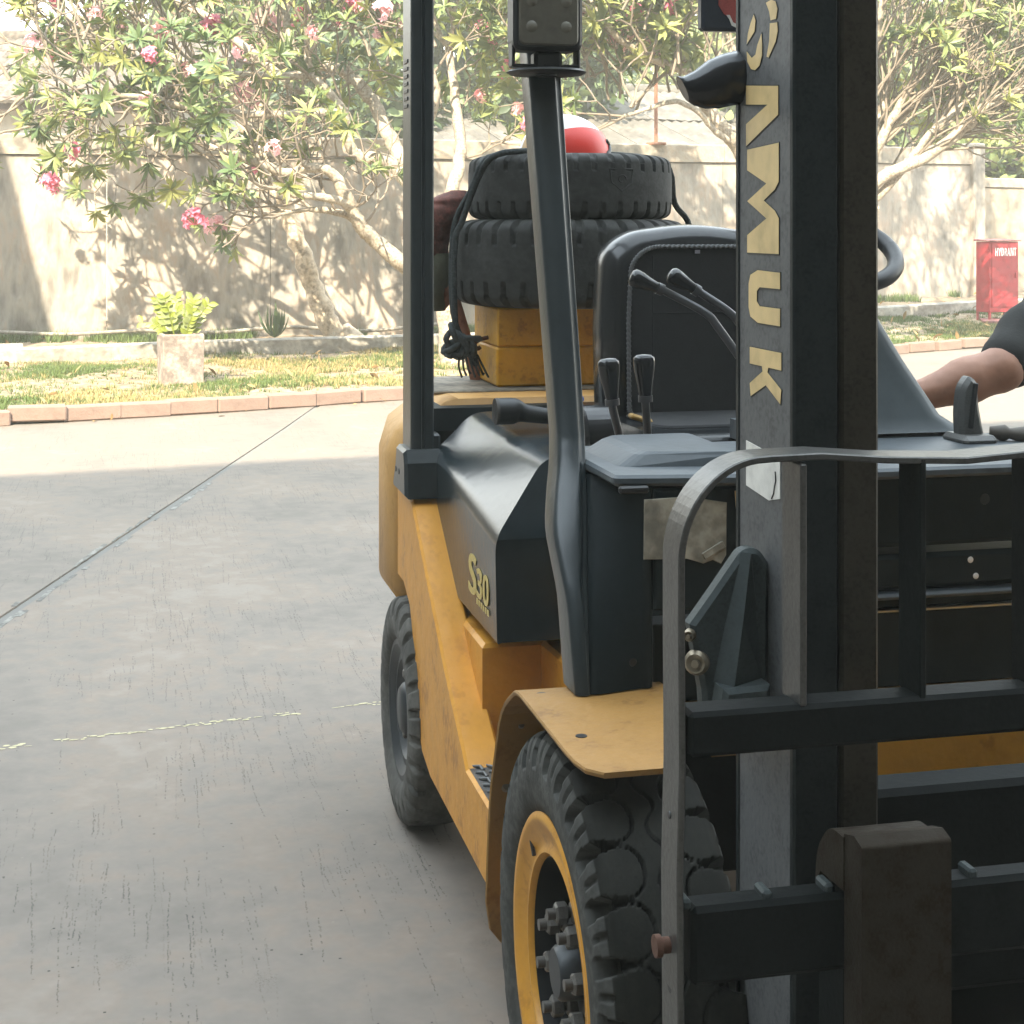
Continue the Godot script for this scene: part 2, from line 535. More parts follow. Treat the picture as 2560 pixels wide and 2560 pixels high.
# Broom-finished yard concrete: blotches over 7 m, dark drag lines over 1.6 m.
func make_concrete(cloud: PackedByteArray, fine: PackedByteArray, speck: PackedByteArray) -> void:
	var big := noise(1024, 31, 0.006, 6)
	var mid := noise(1024, 32, 0.05, 4)
	var base := ramp_tex(1024, [[big, 0.6], [mid, 0.4]], [[0.22, Color(0.180, 0.178, 0.168)], [0.40, Color(0.208, 0.204, 0.192)], [0.5, Color(0.224, 0.217, 0.202)], [0.6, Color(0.236, 0.218, 0.194)], [0.75, Color(0.262, 0.252, 0.232)]])
	var f := FastNoiseLite.new()
	f.seed = 77
	f.frequency = 0.5
	f.fractal_octaves = 1
	var n := 2048
	var lines := PackedByteArray()
	lines.resize(n * n)
	lines.fill(232)
	rng.seed = 5
	for i in 3600:                         # each drag line: a thin broken wandering stroke
		var x := rng.randf() * n
		var y := rng.randf() * n
		var len := int(rng.randf_range(20, 260) * (1.0 if rng.randf() < 0.3 else 0.45))
		var dark := rng.randf_range(30, 170)
		var dx := rng.randf_range(-0.05, 0.05)
		var gap := rng.randf_range(0.2, 0.6)
		if f.get_noise_2d(x * 0.004, y * 0.004) < 0.12 and rng.randf() < 0.9:
			continue
		for k in len:
			x += dx + rng.randf_range(-0.35, 0.35)
			var yy := (int(y) + k) % n
			if f.get_noise_2d(x * 0.2, k * 0.15 + i * 9.0) < gap - 0.5:
				continue
			var p := yy * n + (int(x) % n + n) % n
			lines[p] = clampi(int(lines[p] - dark * rng.randf()), 40, 255)
			if rng.randf() < 0.3:
				var q := yy * n + (int(x) + 1) % n
				lines[q] = clampi(int(lines[q] - dark * 0.6 * rng.randf()), 40, 255)
	for i in 700:                         # pits and chips
		var x := rng.randi() % n
		var y := rng.randi() % n
		var s := rng.randi_range(1, 3)
		var val := 90 if rng.randf() < 0.7 else 255
		for a in s:
			for b in s:
				lines[((y + a) % n) * n + (x + b) % n] = val
	for i in 26:                          # old drips and scuffs: soft specks gathered in blots
		var cx := rng.randf() * n
		var cy := rng.randf() * n
		var rad := rng.randf_range(6, 26)
		for k in int(rad * rad * 0.9):
			var q := Vector2(rng.randfn(), rng.randfn() * 1.6) * rad * 0.4
			var p := (int(cy + q.y) % n + n) % n * n + (int(cx + q.x) % n + n) % n
			lines[p] = maxi(lines[p] - rng.randi_range(10, 45), 60)
	for y in n:                           # fine sand grain
		for x in range(0, n, 2):
			var p := y * n + x + (y & 1)
			lines[p] = clampi(lines[p] + int((speck[(y & 511) * 512 + (x & 511)] - 128) * 0.10), 0, 255)
	var detail := Image.create_from_data(n, n, false, Image.FORMAT_L8, lines)
	detail.convert(Image.FORMAT_RGB8)
	var m := StandardMaterial3D.new()
	m.albedo_texture = base
	m.albedo_color = Color(1.0, 0.942, 0.895)
	m.uv1_scale = Vector3.ONE / 7.0
	m.roughness = 0.8
	m.detail_enabled = true
	m.detail_blend_mode = BaseMaterial3D.BLEND_MODE_MUL
	m.detail_uv_layer = BaseMaterial3D.DETAIL_UV_2
	m.detail_albedo = ImageTexture.create_from_image(detail)
	m.uv2_scale = Vector3.ONE
	M.concrete = m
	var c := StandardMaterial3D.new()
	c.albedo_color = Color(0.16, 0.153, 0.14).linear_to_srgb()
	c.roughness = 0.95
	M.joint = c
	mat("line_paint", Color(0.50, 0.45, 0.28), 0.9, 0.0, M.t_scuff, 0.3)

# ---------------------------------------------------------------- light and camera
func make_view() -> void:
	var cam := Camera3D.new()
	cam.name = "camera"
	cam.position = Vector3(0, EYE, 0)
	cam.set_frustum(0.032, Vector2(0, -0.0089875), 0.05, 900.0)
	add_child(cam)
	cam.current = true
	var sky_m := ProceduralSkyMaterial.new()
	sky_m.sky_top_color = Color(0.70, 0.745, 0.78)
	sky_m.sky_horizon_color = Color(0.94, 0.925, 0.88)
	sky_m.sky_curve = 0.18
	sky_m.ground_horizon_color = Color(0.62, 0.60, 0.56)
	sky_m.ground_bottom_color = Color(0.3, 0.28, 0.25)
	sky_m.sky_energy_multiplier = 1.5
	var sky := Sky.new()
	sky.sky_material = sky_m
	var env := Environment.new()
	env.background_mode = Environment.BG_SKY
	env.sky = sky
	env.tonemap_mode = Environment.TONE_MAPPER_LINEAR
	env.tonemap_exposure = 3.6
	env.sdfgi_enabled = true
	env.ssao_enabled = true
	env.ssil_enabled = true
	env.fog_enabled = true
	env.fog_density = 0.006  # thin fog added in place of lens-flare haze over the background
	env.fog_light_color = Color(0.95, 0.94, 0.88)
	var we := WorldEnvironment.new()
	we.name = "world_environment"
	we.environment = env
	add_child(we)
	var sun := DirectionalLight3D.new()
	sun.name = "sun"
	sun.light_energy = 1.6
	sun.light_color = Color(1.0, 0.95, 0.85)
	sun.light_angular_distance = 0.5
	sun.shadow_enabled = true
	add_child(sun)
	sun.look_at_from_position(Vector3.ZERO, Vector3(0.154, -0.643, -0.75), Vector3.UP)

# ---------------------------------------------------------------- ground
const KERB := [[-6.4, 10.2], [-5.2, 10.75], [-3.65, 11.6], [-2.3, 12.35], [-0.9, 13.3], [0.6, 14.5], [2.0, 15.8], [3.3, 16.95], [4.47, 18.1], [5.64, 19.0], [9.0, 21.3], [13.0, 23.8]]
const EDGE := [[-9.5, 13.6], [-6.4, 14.9], [-4.9, 15.55], [-3.1, 16.5], [-1.2, 17.4], [0.6, 18.3], [2.4, 19.4], [4.6, 20.7], [6.2, 21.8], [9.6, 24.2], [14.0, 27.0]]
const WALL := [[-12.0, 17.6], [-9.2, 18.0], [-6.45, 18.35], [-4.75, 18.75], [-2.9, 19.2], [-1.3, 19.7], [0.8, 20.8], [2.9, 22.0], [5.0, 23.2], [7.0, 24.4]]

func at_x(line: Array, x: float) -> float:
	for i in line.size() - 1:
		if x <= line[i + 1][0] or i == line.size() - 2:
			return line[i][1] + (line[i + 1][1] - line[i][1]) * (x - line[i][0]) / (line[i + 1][0] - line[i][0])
	return 0.0

func lawn_y(x: float, z: float) -> float:      # z: metres away from the camera
	var k := at_x(KERB, x)
	var e := at_x(EDGE, x)
	var t := clampf((z - k) / (e - k), 0.0, 1.6)
	var rise := 0.02 + 0.16 * smoothstep(-1.0, 7.0, x)
	return 0.085 + rise * t + 0.022 * sin(x * 2.3 + z * 1.1) * sin(z * 1.7 - x * 0.6)

func make_ground() -> void:
	var g := Shape.new()
	g.tris(P3([[-400, -0.09, 400], [400, -0.09, 400], [400, -0.09, -400], [-400, -0.09, 400], [400, -0.09, -400], [-400, -0.09, -400]]), -1, false)
	struct("ground", g, M.soil)
	# two cast slabs of the yard with an open joint between them
	var yard := Node3D.new()
	yard.name = "yard_road"
	yard.set_meta("kind", "structure")
	add_child(yard)
	for s in 2:
		var st := SurfaceTool.new()
		st.begin(Mesh.PRIMITIVE_TRIANGLES)
		st.set_smooth_group(-1)
		var poly := PackedVector2Array()
		if s == 0:
			poly = P2([[-40, -12], [-2.755, -12], [-1.91, 5.9], [-1.635, 11.5], [-1.58, 12.95], [-2.3, 12.5], [-3.65, 11.75], [-5.2, 10.9], [-6.4, 10.3], [-9, 9.0], [-40, 9.0]])
		else:
			poly = P2([[-2.725, -12], [40, -12], [40, 30], [24, 30], [13, 23.9], [9, 21.4], [5.64, 19.1], [4.47, 18.2], [3.3, 17.05], [2, 15.9], [0.6, 14.6], [-0.9, 13.4], [-1.54, 12.97], [-1.595, 11.5], [-1.868, 5.9]])
		var idx := Geometry2D.triangulate_polygon(poly)
		if Geometry2D.is_polygon_clockwise(poly):
			poly.reverse()
			idx = Geometry2D.triangulate_polygon(poly)
		for i in range(0, idx.size(), 3):
			var t := [poly[idx[i]], poly[idx[i + 1]], poly[idx[i + 2]]]
			if (t[1] - t[0]).cross(t[2] - t[0]) < 0:
				t.reverse()
			for k in [0, 2, 1]:
				slab_vertex(st, t[k], 0.0)
		for i in poly.size():
			var a := poly[i]
			var b := poly[(i + 1) % poly.size()]
			for q in [[a, 0.0], [b, 0.0], [b, -0.08], [a, 0.0], [b, -0.08], [a, -0.08]]:
				slab_vertex(st, q[0], q[1])
		st.generate_normals()
		put("concrete_slab", st.commit(), M.concrete, yard)
	var j := Shape.new()
	j.plate(P2([[-2.78, -12], [-2.70, -12], [-1.85, 5.9], [-1.575, 11.5], [-1.52, 12.9], [-1.6, 12.9], [-1.655, 11.5], [-1.93, 5.9]]), 0.06, Transform3D(Basis(Vector3(1, 0, 0), Vector3(0, 0, -1), Vector3(0, 1, 0)), Vector3(0, -0.068, 0)))
	obj("joint_filler", j, M.joint, yard)
	# spalled lip along the joint: thin repair mortar, uneven
	rng.seed = 21
	var lip := Shape.new()
	for k in 30:
		var z := 4.6 + k * 0.15 + rng.randf() * 0.1
		var x := -1.888 + 0.0485 * (z - 5.9)
		var sgn := -1.0 if rng.randf() < 0.4 else 1.0
		var w := rng.randf_range(0.008, 0.034)
		var l := rng.randf_range(0.05, 0.26)
		lip.box(Vector3(x + sgn * (0.022 + w * 0.5), 0.0005, -z), Vector3(w, rng.randf_range(0.003, 0.005), l), 0.002, Basis(Vector3.UP, rng.randf_range(-0.06, 0.06)))
	obj("joint_lip", lip, mat("mortar", Color(0.26, 0.25, 0.225), 0.95, 0.0, M.t_dusty, 0.4), yard)
	# worn painted line across the yard
	var pl := Shape.new()
	var A := Vector2(-1.75, 4.33)
	var B := Vector2(-0.30, 4.92)
	var d := (B - A).normalized()
	var t := 0.0
	while t < (B - A).length():
		var l := rng.randf_range(0.006, 0.034)
		if sin(t * 9.0) + sin(t * 23.0 + 1.0) * 0.6 > -1.15 and rng.randf() < 0.85:
			var c := A + d * (t + l * 0.5) + Vector2(-d.y, d.x) * rng.randf_range(-0.014, 0.014)
			var hw := rng.randf_range(0.003, 0.009)
			var poly := PackedVector2Array()
			for k in 7:
				var a := TAU * k / 7.0
				var rr := rng.randf_range(0.6, 1.1)
				var off := d * cos(a) * l * 0.5 * rr + Vector2(-d.y, d.x) * sin(a) * hw * rr
				poly.append(Vector2(c.x + off.x, c.y + off.y))
			var v := PackedVector3Array()
			for k in range(1, 6):
				for q in [0, k, k + 1]:
					v.append(Vector3(poly[q].x, 0.0012, -poly[q].y))
			pl.tris(v, -1, false)
		t += l * rng.randf_range(0.3, 0.8)
	obj("painted_line", pl, M.line_paint, yard)
	# kerb: one stone after another
	var kerb := Node3D.new()
	kerb.name = "kerb"
	kerb.set_meta("kind", "structure")
	add_child(kerb)
	var stones := []
	for k in 3:
		var s := Shape.new()
		s.box(Vector3(0, 0.055, 0), Vector3(0.425 - 0.01 * k, 0.115, 0.12), 0.012)
		stones.append(s.mesh())
	rng.seed = 8
	for i in KERB.size() - 1:
		var a := Vector2(KERB[i][0], KERB[i][1])
		var b := Vector2(KERB[i + 1][0], KERB[i + 1][1])
		var n := maxi(1, int(round((b - a).length() / 0.437)))
		for k in n:
			var p := a.lerp(b, (k + 0.5) / n)
			var o := put("kerb_stone", stones[rng.randi() % 3], M.kerb, kerb)
			var ang := atan2(b.y - a.y, b.x - a.x) + rng.randf_range(-0.025, 0.025)
			o.position = Vector3(p.x + rng.randf_range(-0.008, 0.008), 0.001 + rng.randf_range(-0.012, 0.008), -p.y - 0.06)
			o.rotation = Vector3(rng.randf_range(-0.03, 0.03), ang, rng.randf_range(-0.02, 0.02))
			if i == 2 and k == 0:
				o.rotation.y -= 0.16
				o.position.y += 0.012
	# the planted strip between kerb and wall
	var lawn := Shape.new()
	var grid := []
	var xs := []
	for i in 60:
		xs.append(-7.0 + i * 0.36)
	var v := PackedVector3Array()
	var rows := 12
	for i in xs.size():
		var col := []
		var z0 := at_x(KERB, xs[i]) + 0.10
		var z1 := at_x(WALL, xs[i]) + 0.3
		if xs[i] > 7.0:
			z1 = at_x(EDGE, xs[i]) + 6.0
		for r in rows:
			var z := lerpf(z0, z1, r / float(rows - 1))
			col.append(Vector3(xs[i], lawn_y(xs[i], z), -z))
		grid.append(col)
	for i in xs.size() - 1:
		for r in rows - 1:
			var a: Vector3 = grid[i][r]
			var b: Vector3 = grid[i + 1][r]
			var c: Vector3 = grid[i + 1][r + 1]
			var d2: Vector3 = grid[i][r + 1]
			v.append_array([a, b, c, a, c, d2])
	lawn.tris(v, 3, false)
	struct("lawn_terrain", lawn, M.soil)
	# raised concrete edging in front of the wall
	var ed := Shape.new()
	var rings := []
	for i in EDGE.size():
		var x: float = EDGE[i][0]
		var z: float = EDGE[i][1]
		if i == 0 or i == EDGE.size() - 1:
			pass
		var y := lawn_y(x, z)
		rings.append(P3([[x, y - 0.2, -z], [x, y + 0.12, -z], [x - 0.02, y + 0.135, -z - 0.02], [x - 0.06, y + 0.135, -z - 0.13], [x - 0.06, y - 0.2, -z - 0.14]]))
	ed.loft(rings, false)
	struct("concrete_edging_path", ed, M.edging)

func slab_vertex(st: SurfaceTool, p: Vector2, y: float) -> void:
	st.set_uv(p)
	var q := p.rotated(-0.23)
	st.set_uv2(Vector2(q.x, -q.y) / 3.4)
	st.add_vertex(Vector3(p.x, y, -p.y))

# ---------------------------------------------------------------- walls and buildings
func wall_base(x: float) -> float:
	return 0.03 + 0.26 * smoothstep(0.0, 7.0, x)

func make_walls() -> void:
	var w := thing("boundary_wall", "long weathered cream plaster boundary wall with flat coping behind the trees", "wall")
	for i in WALL.size() - 1:
		var a := Vector2(WALL[i][0], WALL[i][1])
		var b := Vector2(WALL[i + 1][0], WALL[i + 1][1])
		var d := (b - a).normalized()
		var n := Vector2(-d.y, d.x)
		var ya := wall_base(a.x)
		var yb := wall_base(b.x)
		var ta := 2.27 + 0.10 * smoothstep(0.0, 7.0, a.x)
		var tb := 2.27 + 0.10 * smoothstep(0.0, 7.0, b.x)
		var e := 0.004
		var q := a + d * e
		var r := b - d * e
		var s := Shape.new()
		s.loft([wall_ring(q, n, 0.18, ya - 0.3, ta), wall_ring(r, n, 0.18, yb - 0.3, tb)])
		obj("wall_panel", s, M.wall, w)
		var c := Shape.new()
		var q2 := q - n * 0.035
		var r2 := r - n * 0.035
		c.loft([wall_ring(q2, n, 0.25, ta + 0.006, ta + 0.245), wall_ring(r2, n, 0.25, tb + 0.006, tb + 0.245)])
		obj("wall_coping", c, M.wall_cap, w)
	var post := Shape.new()
	post.box(Vector3(7.06, 1.25, -24.5), Vector3(0.24, 2.9, 0.3), 0.02, Basis(Vector3.UP, 0.52))
	obj("end_post", post, M.wall, w)
	# lower wall that carries on to the right
	var lw := thing("low_wall", "lower pale plaster wall behind the red hydrant cabinet", "wall")
	var s2 := Shape.new()
	var n2 := Vector2(-0.5, 0.86)
	s2.loft([wall_ring(Vector2(7.15, 25.2), n2, 0.18, -0.1, 2.05), wall_ring(Vector2(14.5, 29.6), n2, 0.18, -0.1, 2.05)])
	obj("wall_panel", s2, mat("low_wall", Color(0.92, 0.88, 0.8), 0.95, 0.0, M.wall.albedo_texture, 5.0, M.b_fine, 0.3, true), lw)
	var c2 := Shape.new()
	c2.loft([wall_ring(Vector2(7.15, 25.2) - n2 * 0.03, n2, 0.24, 2.055, 2.2), wall_ring(Vector2(14.5, 29.6) - n2 * 0.03, n2, 0.24, 2.055, 2.2)])
	obj("wall_coping", c2, M.wall_cap, lw)
	# conduit clipped along the foot of the wall
	var pipe := Shape.new()
	var pp := PackedVector3Array()
	for i in 26:
		var x := -8.0 + i * 0.29
		var z := at_x(WALL, x) - 0.35 - 0.05 * sin(i * 0.8)
		pp.append(Vector3(x, lawn_y(x, z) + 0.10 + 0.02 * sin(i * 1.1), -z))
	pipe.tube(curve(pp, 3), 0.022, 8)
	tag(obj("conduit_pipe", pipe, M.pipe), "thin pale pipe lying along the foot of the boundary wall", "pipe")
	var big := Shape.new()
	big.tube(P3([[-7.0, 0.17, -15.6], [-5.6, 0.17, -16.25], [-5.05, 0.16, -16.5]]), 0.075, 16)
	tag(obj("drain_pipe", big, M.pipe), "thick grey drain pipe lying at the foot of the wall, far left", "pipe")
	# rusty post standing on the coping
	var rp := thing("metal_post", "thin rusty metal post standing on top of the boundary wall", "post", Vector3(1.93, 2.53, -21.45))
	var ps := Shape.new()
	ps.box(Vector3(0, 0.55, 0), Vector3(0.045, 1.1, 0.045), 0.006)
	obj("upright", ps, M.stake, rp)
	var pb := Shape.new()
	pb.box(Vector3(0, 0.01, 0), Vector3(0.26, 0.035, 0.2), 0.005)
	obj("base_plate", pb, M.stake, rp)
	make_neighbours()

func wall_ring(p: Vector2, n: Vector2, t: float, y0: float, y1: float) -> PackedVector3Array:
	var b := p + n * t
	return P3([[p.x, y0, -p.y], [p.x, y1 - 0.015, -p.y], [p.x + n.x * 0.015, y1, -p.y - n.y * 0.015], [b.x - n.x * 0.015, y1, -b.y + n.y * 0.015], [b.x, y1 - 0.015, -b.y], [b.x, y0, -b.y]])

func shed(called: String, label: String, c: Vector3, size: Vector3, turn: float, rise: float, roof_m: Material, sheets: int) -> void:
	# gabled shed with its ridge along local x; roof laid in separate corrugated sheets
	var o := thing(called, label, "building", c, turn)
	var w := Shape.new()
	w.box(Vector3(0, size.y * 0.5, 0), size, 0.01)
	obj("wall", w, M.building_wall, o)
	var over := 0.5
	var half := size.z * 0.5 + over
	var slope := sqrt(half * half + rise * rise)
	var ang := atan2(rise, half)
	var sw := (size.x + 0.8) / sheets
	var sh := Shape.new()
	var waves := 7
	var rings := []
	for e in 2:
		var ring := PackedVector3Array()
		for i in waves * 4 + 1:
			ring.append(Vector3((i / (waves * 4.0) - 0.5) * (sw + 0.06), 0.022 * sin(i * PI / 2.0), 0.0 if e == 0 else slope * 0.52))
		for i in range(waves * 4, -1, -1):
			ring.append(Vector3((i / (waves * 4.0) - 0.5) * (sw + 0.06), 0.022 * sin(i * PI / 2.0) - 0.012, 0.0 if e == 0 else slope * 0.52))
		rings.append(ring)
	sh.loft(rings, false)
	var mesh := sh.mesh()
	for sgn in [1.0, -1.0]:
		for k in sheets:
			for row in 2:
				if sgn < 0 and row == 0:
					continue
				var r := put("roof_sheet", mesh, roof_m, o)
				var x := (k + 0.5) * sw - (size.x + 0.8) * 0.5
				var s := slope * 0.5 * (1 - row) if sgn > 0 else slope * 0.0
				var basis := Basis(Vector3.RIGHT, ang)
				if sgn < 0:
					basis = Basis(Vector3.UP, PI) * basis
					r.scale = Vector3(1, 1, 1)
				var dir := basis * Vector3(0, 0, 1)
				r.transform = Transform3D(basis, Vector3(x, size.y + rise + 0.03 + (0.016 if row == 1 else 0.0), 0) + dir * s)
	var ea := Shape.new()
	ea.box(Vector3(0, size.y - 0.02, half - 0.09), Vector3(size.x + 0.8, 0.22, 0.05), 0.01)
	obj("fascia", ea, M.eave, o)
	var rg := Shape.new()
	rg.tube(P3([[-size.x * 0.5 - 0.4, size.y + rise + 0.05, 0], [size.x * 0.5 + 0.4, size.y + rise + 0.05, 0]]), 0.11, 10)
	obj("roof_ridge", rg, roof_m, o)

func make_neighbours() -> void:
	shed("tiled_house", "pale neighbouring house with a weathered tiled roof and dark eave beyond the wall", Vector3(-9.6, 0, -26.6), Vector3(9.4, 3.28, 4.6), -0.02, 1.25, M.roof_old, 8)
	shed("sheet_roof_shed", "low shed with a pale corrugated sheet roof beyond the middle of the wall", Vector3(3.6, 0, -29.6), Vector3(13.0, 2.5, 7.6), 0.42, 1.35, M.roof_sheet, 12)
	shed("far_shed", "distant pale roofed shed beyond the lower wall", Vector3(19.5, 0, -42.0), Vector3(10, 3.6, 6.0), 0.3, 1.2, M.roof_sheet, 6)
	# the warehouse behind the photographer, whose shade covers the yard
	var dir := Vector2(2.14, 0.83).normalized()
	var turn := atan2(dir.y, dir.x)
	var f := thing("warehouse", "tall grey warehouse with a roller shutter standing behind the camera", "building", Vector3(7.0, 0, 0.75) + Vector3(0.0, 0, 0), turn)
	var s := Shape.new()
	s.box(Vector3(0, 6.5, 5.0), Vector3(46, 13, 10), 0.05)
	obj("wall", s, M.facade, f)
	for x in [-15.0, -6.0, 3.0, 12.0]:
		var d := Shape.new()
		for k in 22:
			d.box(Vector3(x, 0.12 + k * 0.2, -0.04), Vector3(4.6, 0.18, 0.05), 0.02)
		obj("roller_shutter", d, M.shutter, f)
	var b := thing("side_block", "pale side block of the warehouse at the left of the yard", "building", Vector3(-10.2, 0, -1.0))
	var sb := Shape.new()
	sb.box(Vector3(0, 4.0, 0), Vector3(6.0, 8.0, 22.0), 0.05)
	obj("wall", sb, M.facade, b)

# ---------------------------------------------------------------- plants
func leaf_mesh(wide: float, fold: float, droop: float) -> ArrayMesh:
	var s := Shape.new()
	var v := PackedVector3Array()
	var prof := [0.03, 0.10, 0.16, 0.19, 0.165, 0.09, 0.0]
	var n := prof.size()
	for i in n - 1:
		var t0 := float(i) / (n - 1)
		var t1 := float(i + 1) / (n - 1)
		for sg in [-1.0, 1.0]:
			var w0: float = prof[i] * wide
			var w1: float = prof[i + 1] * wide
			var a := Vector3(0, t0, -droop * t0 * t0)
			var b := Vector3(0, t1, -droop * t1 * t1)
			var c := Vector3(sg * w1, t1, -droop * t1 * t1 + fold * w1)
			var d := Vector3(sg * w0, t0, -droop * t0 * t0 + fold * w0)
			if sg > 0:
				v.append_array([a, b, c, a, c, d])
			else:
				v.append_array([a, c, b, a, d, c])
	s.tris(v, 2, false)
	return s.mesh()

func blossom_mesh(seed_: int, count: int) -> ArrayMesh:
	var r := RandomNumberGenerator.new()
	r.seed = seed_
	var s := Shape.new()
	for b in count:
		var n := Vector3(r.randfn(), r.randfn() + 0.4, r.randfn() + 0.8).normalized()
		var c := n * r.randf_range(0.03, 0.08)
		var xf := along(c, n)
		for p in 5:
			var a := TAU * p / 5.0 + b
			var u := Vector3(cos(a), sin(a), 0)
			var w := Vector3(-sin(a), cos(a), 0)
			var q := [Vector3(0, 0, 0), u * 0.022 + w * 0.015 + Vector3(0, 0, 0.010), u * 0.044 + Vector3(0, 0, 0.004), u * 0.022 - w * 0.013 + Vector3(0, 0, 0.006)]
			var v := PackedVector3Array()
			for k in [0, 1, 2, 0, 2, 3]:
				v.append(xf * (q[k] as Vector3))
			s.tris(v, -1, false)
		s.tube(PackedVector3Array([Vector3(0, -0.02, 0), c + n * 0.004]), 0.0035, 4)
	return s.mesh()

var bare_box := AABB(Vector3(-2.75, 0.5, -18.0), Vector3(2.3, 2.45, 4.0))   # the open, leafless middle of the first tree

class Growth:
	var wood := Shape.new()
	var twigs := Shape.new()
	var tips := []

func limb(t: Growth, pts: Array, r0: float, r1: float, seed_: int) -> PackedVector3Array:
	rng.seed = seed_
	var c := curve(P3(pts), 5)
	var rad := PackedFloat32Array()
	for i in c.size():
		var k := float(i) / (c.size() - 1)
		rad.append(lerpf(r0, r1, k) * (1.0 + rng.randf_range(-0.07, 0.09)))
		if i > 0 and i < c.size() - 1:
			c[i] += Vector3(rng.randfn(), rng.randfn(), rng.randfn()) * r0 * 0.10
	t.wood.tube(c, rad, 9)
	return c

func grow(t: Growth, p: Vector3, d: Vector3, len: float, r: float, depth: int, up: float, spread: float) -> void:
	var pts := PackedVector3Array([p])
	var rad := PackedFloat32Array([r])
	var q := p
	var dd := d.normalized()
	for i in 3:
		dd = (dd + Vector3(rng.randfn() * 0.14, rng.randfn() * 0.10 + up * 0.10, rng.randfn() * 0.14)).normalized()
		q += dd * len / 3.0
		pts.append(q)
		rad.append(r * (1.0 - 0.09 * (i + 1)))
	if r > 0.02:
		t.wood.tube(pts, rad, 7)
	else:
		t.twigs.tube(pts, rad, 5)
	if depth <= 0:
		t.tips.append([q, dd])
		return
	var kids := 2 if rng.randf() < 0.62 else 3
	var axis := dd.cross(Vector3.UP if absf(dd.y) < 0.9 else Vector3.RIGHT).normalized()
	var ph := rng.randf() * TAU
	for k in kids:
		var e := axis.rotated(dd, ph + TAU * k / kids + rng.randf_range(-0.4, 0.4))
		var nd := (dd * cos(spread) + e * sin(spread) * rng.randf_range(0.75, 1.2)).normalized()
		grow(t, q, nd, len * rng.randf_range(0.68, 0.92), r * 0.74, depth - 1, up, spread)

# leaves: the nearest ones each a part, the rest one mass; blossoms each a part
func dress(o: Node3D, t: Growth, leafy: float, flowers: float, near: int, tones: Array, seed_: int, size := 0.165, lo := 9, hi := 18, bark := "bark") -> void:
	obj("trunk", t.wood, M[bark], o)
	if t.twigs.n > 0:
		obj("branches", t.twigs, M.twig, o)
	rng.seed = seed_
	var meshes := [leaf_mesh(0.62, 0.35, 0.18), leaf_mesh(0.55, 0.2, 0.32), leaf_mesh(0.70, 0.45, 0.08)]
	var blooms := [blossom_mesh(3, 9), blossom_mesh(4, 6), blossom_mesh(5, 13)]
	var xf := []
	for tip in t.tips:
		var p: Vector3 = tip[0]
		var d: Vector3 = tip[1]
		var lf := leafy
		if bare_box.has_point(p):
			lf *= 0.28
		if rng.randf() < lf:
			var n := rng.randi_range(lo, hi)
			var tone: int = rng.randi() % tones.size()
			for k in n:
				var a := axis_rand(d, k * 2.399 + rng.randf_range(-0.3, 0.3), rng.randf_range(0.5, 1.35))
				a = (a + Vector3(0, -0.12, 0)).normalized()
				var x := a.cross(d).normalized()
				var z := x.cross(a)
				if z.dot(d) < 0:
					z = -z
					x = -x
				var L := size * rng.randf_range(0.65, 1.2)
				var ti := tone if rng.randf() < 0.7 else rng.randi() % tones.size()
				xf.append([Transform3D(Basis(x * L, a * L, z * L), p - d * 0.03 * rng.randf()), ti, p.distance_squared_to(Vector3(0, EYE, 0))])
		if rng.randf() < flowers * (0.35 if bare_box.has_point(p) else 1.0):
			var b := put("flower_cluster", blooms[rng.randi() % 3], M[["petal_pink", "petal_pale", "petal_pale", "petal_pink"][rng.randi() % 4]], o)
			var sc := rng.randf_range(0.9, 1.75)
			b.transform = Transform3D(Basis(Vector3.UP, rng.randf() * TAU).scaled(Vector3.ONE * sc), p + d * 0.07)
	xf.sort_custom(func(a, b): return a[2] < b[2])
	var rest := {}
	for i in xf.size():
		if i < near:
			var l := put("leaf", meshes[i % 3], M[tones[xf[i][1]]], o)
			l.transform = xf[i][0]
		else:
			if not rest.has(xf[i][1]):
				rest[xf[i][1]] = []
			rest[xf[i][1]].append(xf[i][0])
	for k in rest:
		mass(o, "leaves", meshes[k % 3], M[tones[k]], rest[k])

func axis_rand(d: Vector3, az: float, tilt: float) -> Vector3:
	var x := d.cross(Vector3.UP if absf(d.y) < 0.9 else Vector3.RIGHT).normalized()
	return (d * cos(tilt) + x.rotated(d, az) * sin(tilt)).normalized()

func mass(parent: Node, called: String, mesh: Mesh, m: Material, xfs: Array) -> MultiMeshInstance3D:
	var mm := MultiMesh.new()
	mm.transform_format = MultiMesh.TRANSFORM_3D
	mm.mesh = mesh
	mm.instance_count = xfs.size()
	for i in xfs.size():
		mm.set_instance_transform(i, xfs[i])
	var o := MultiMeshInstance3D.new()
	o.multimesh = mm
	o.material_override = m
	o.set_meta("kind", "stuff")
	if parent:
		var i := 0
		var nm := called
		while parent.has_node(nm):
			i += 1
			nm = "%s_%03d" % [called, i]
		o.name = nm
		parent.add_child(o, true)
	else:
		o.name = numbered(called)
		add_child(o, true)
	return o

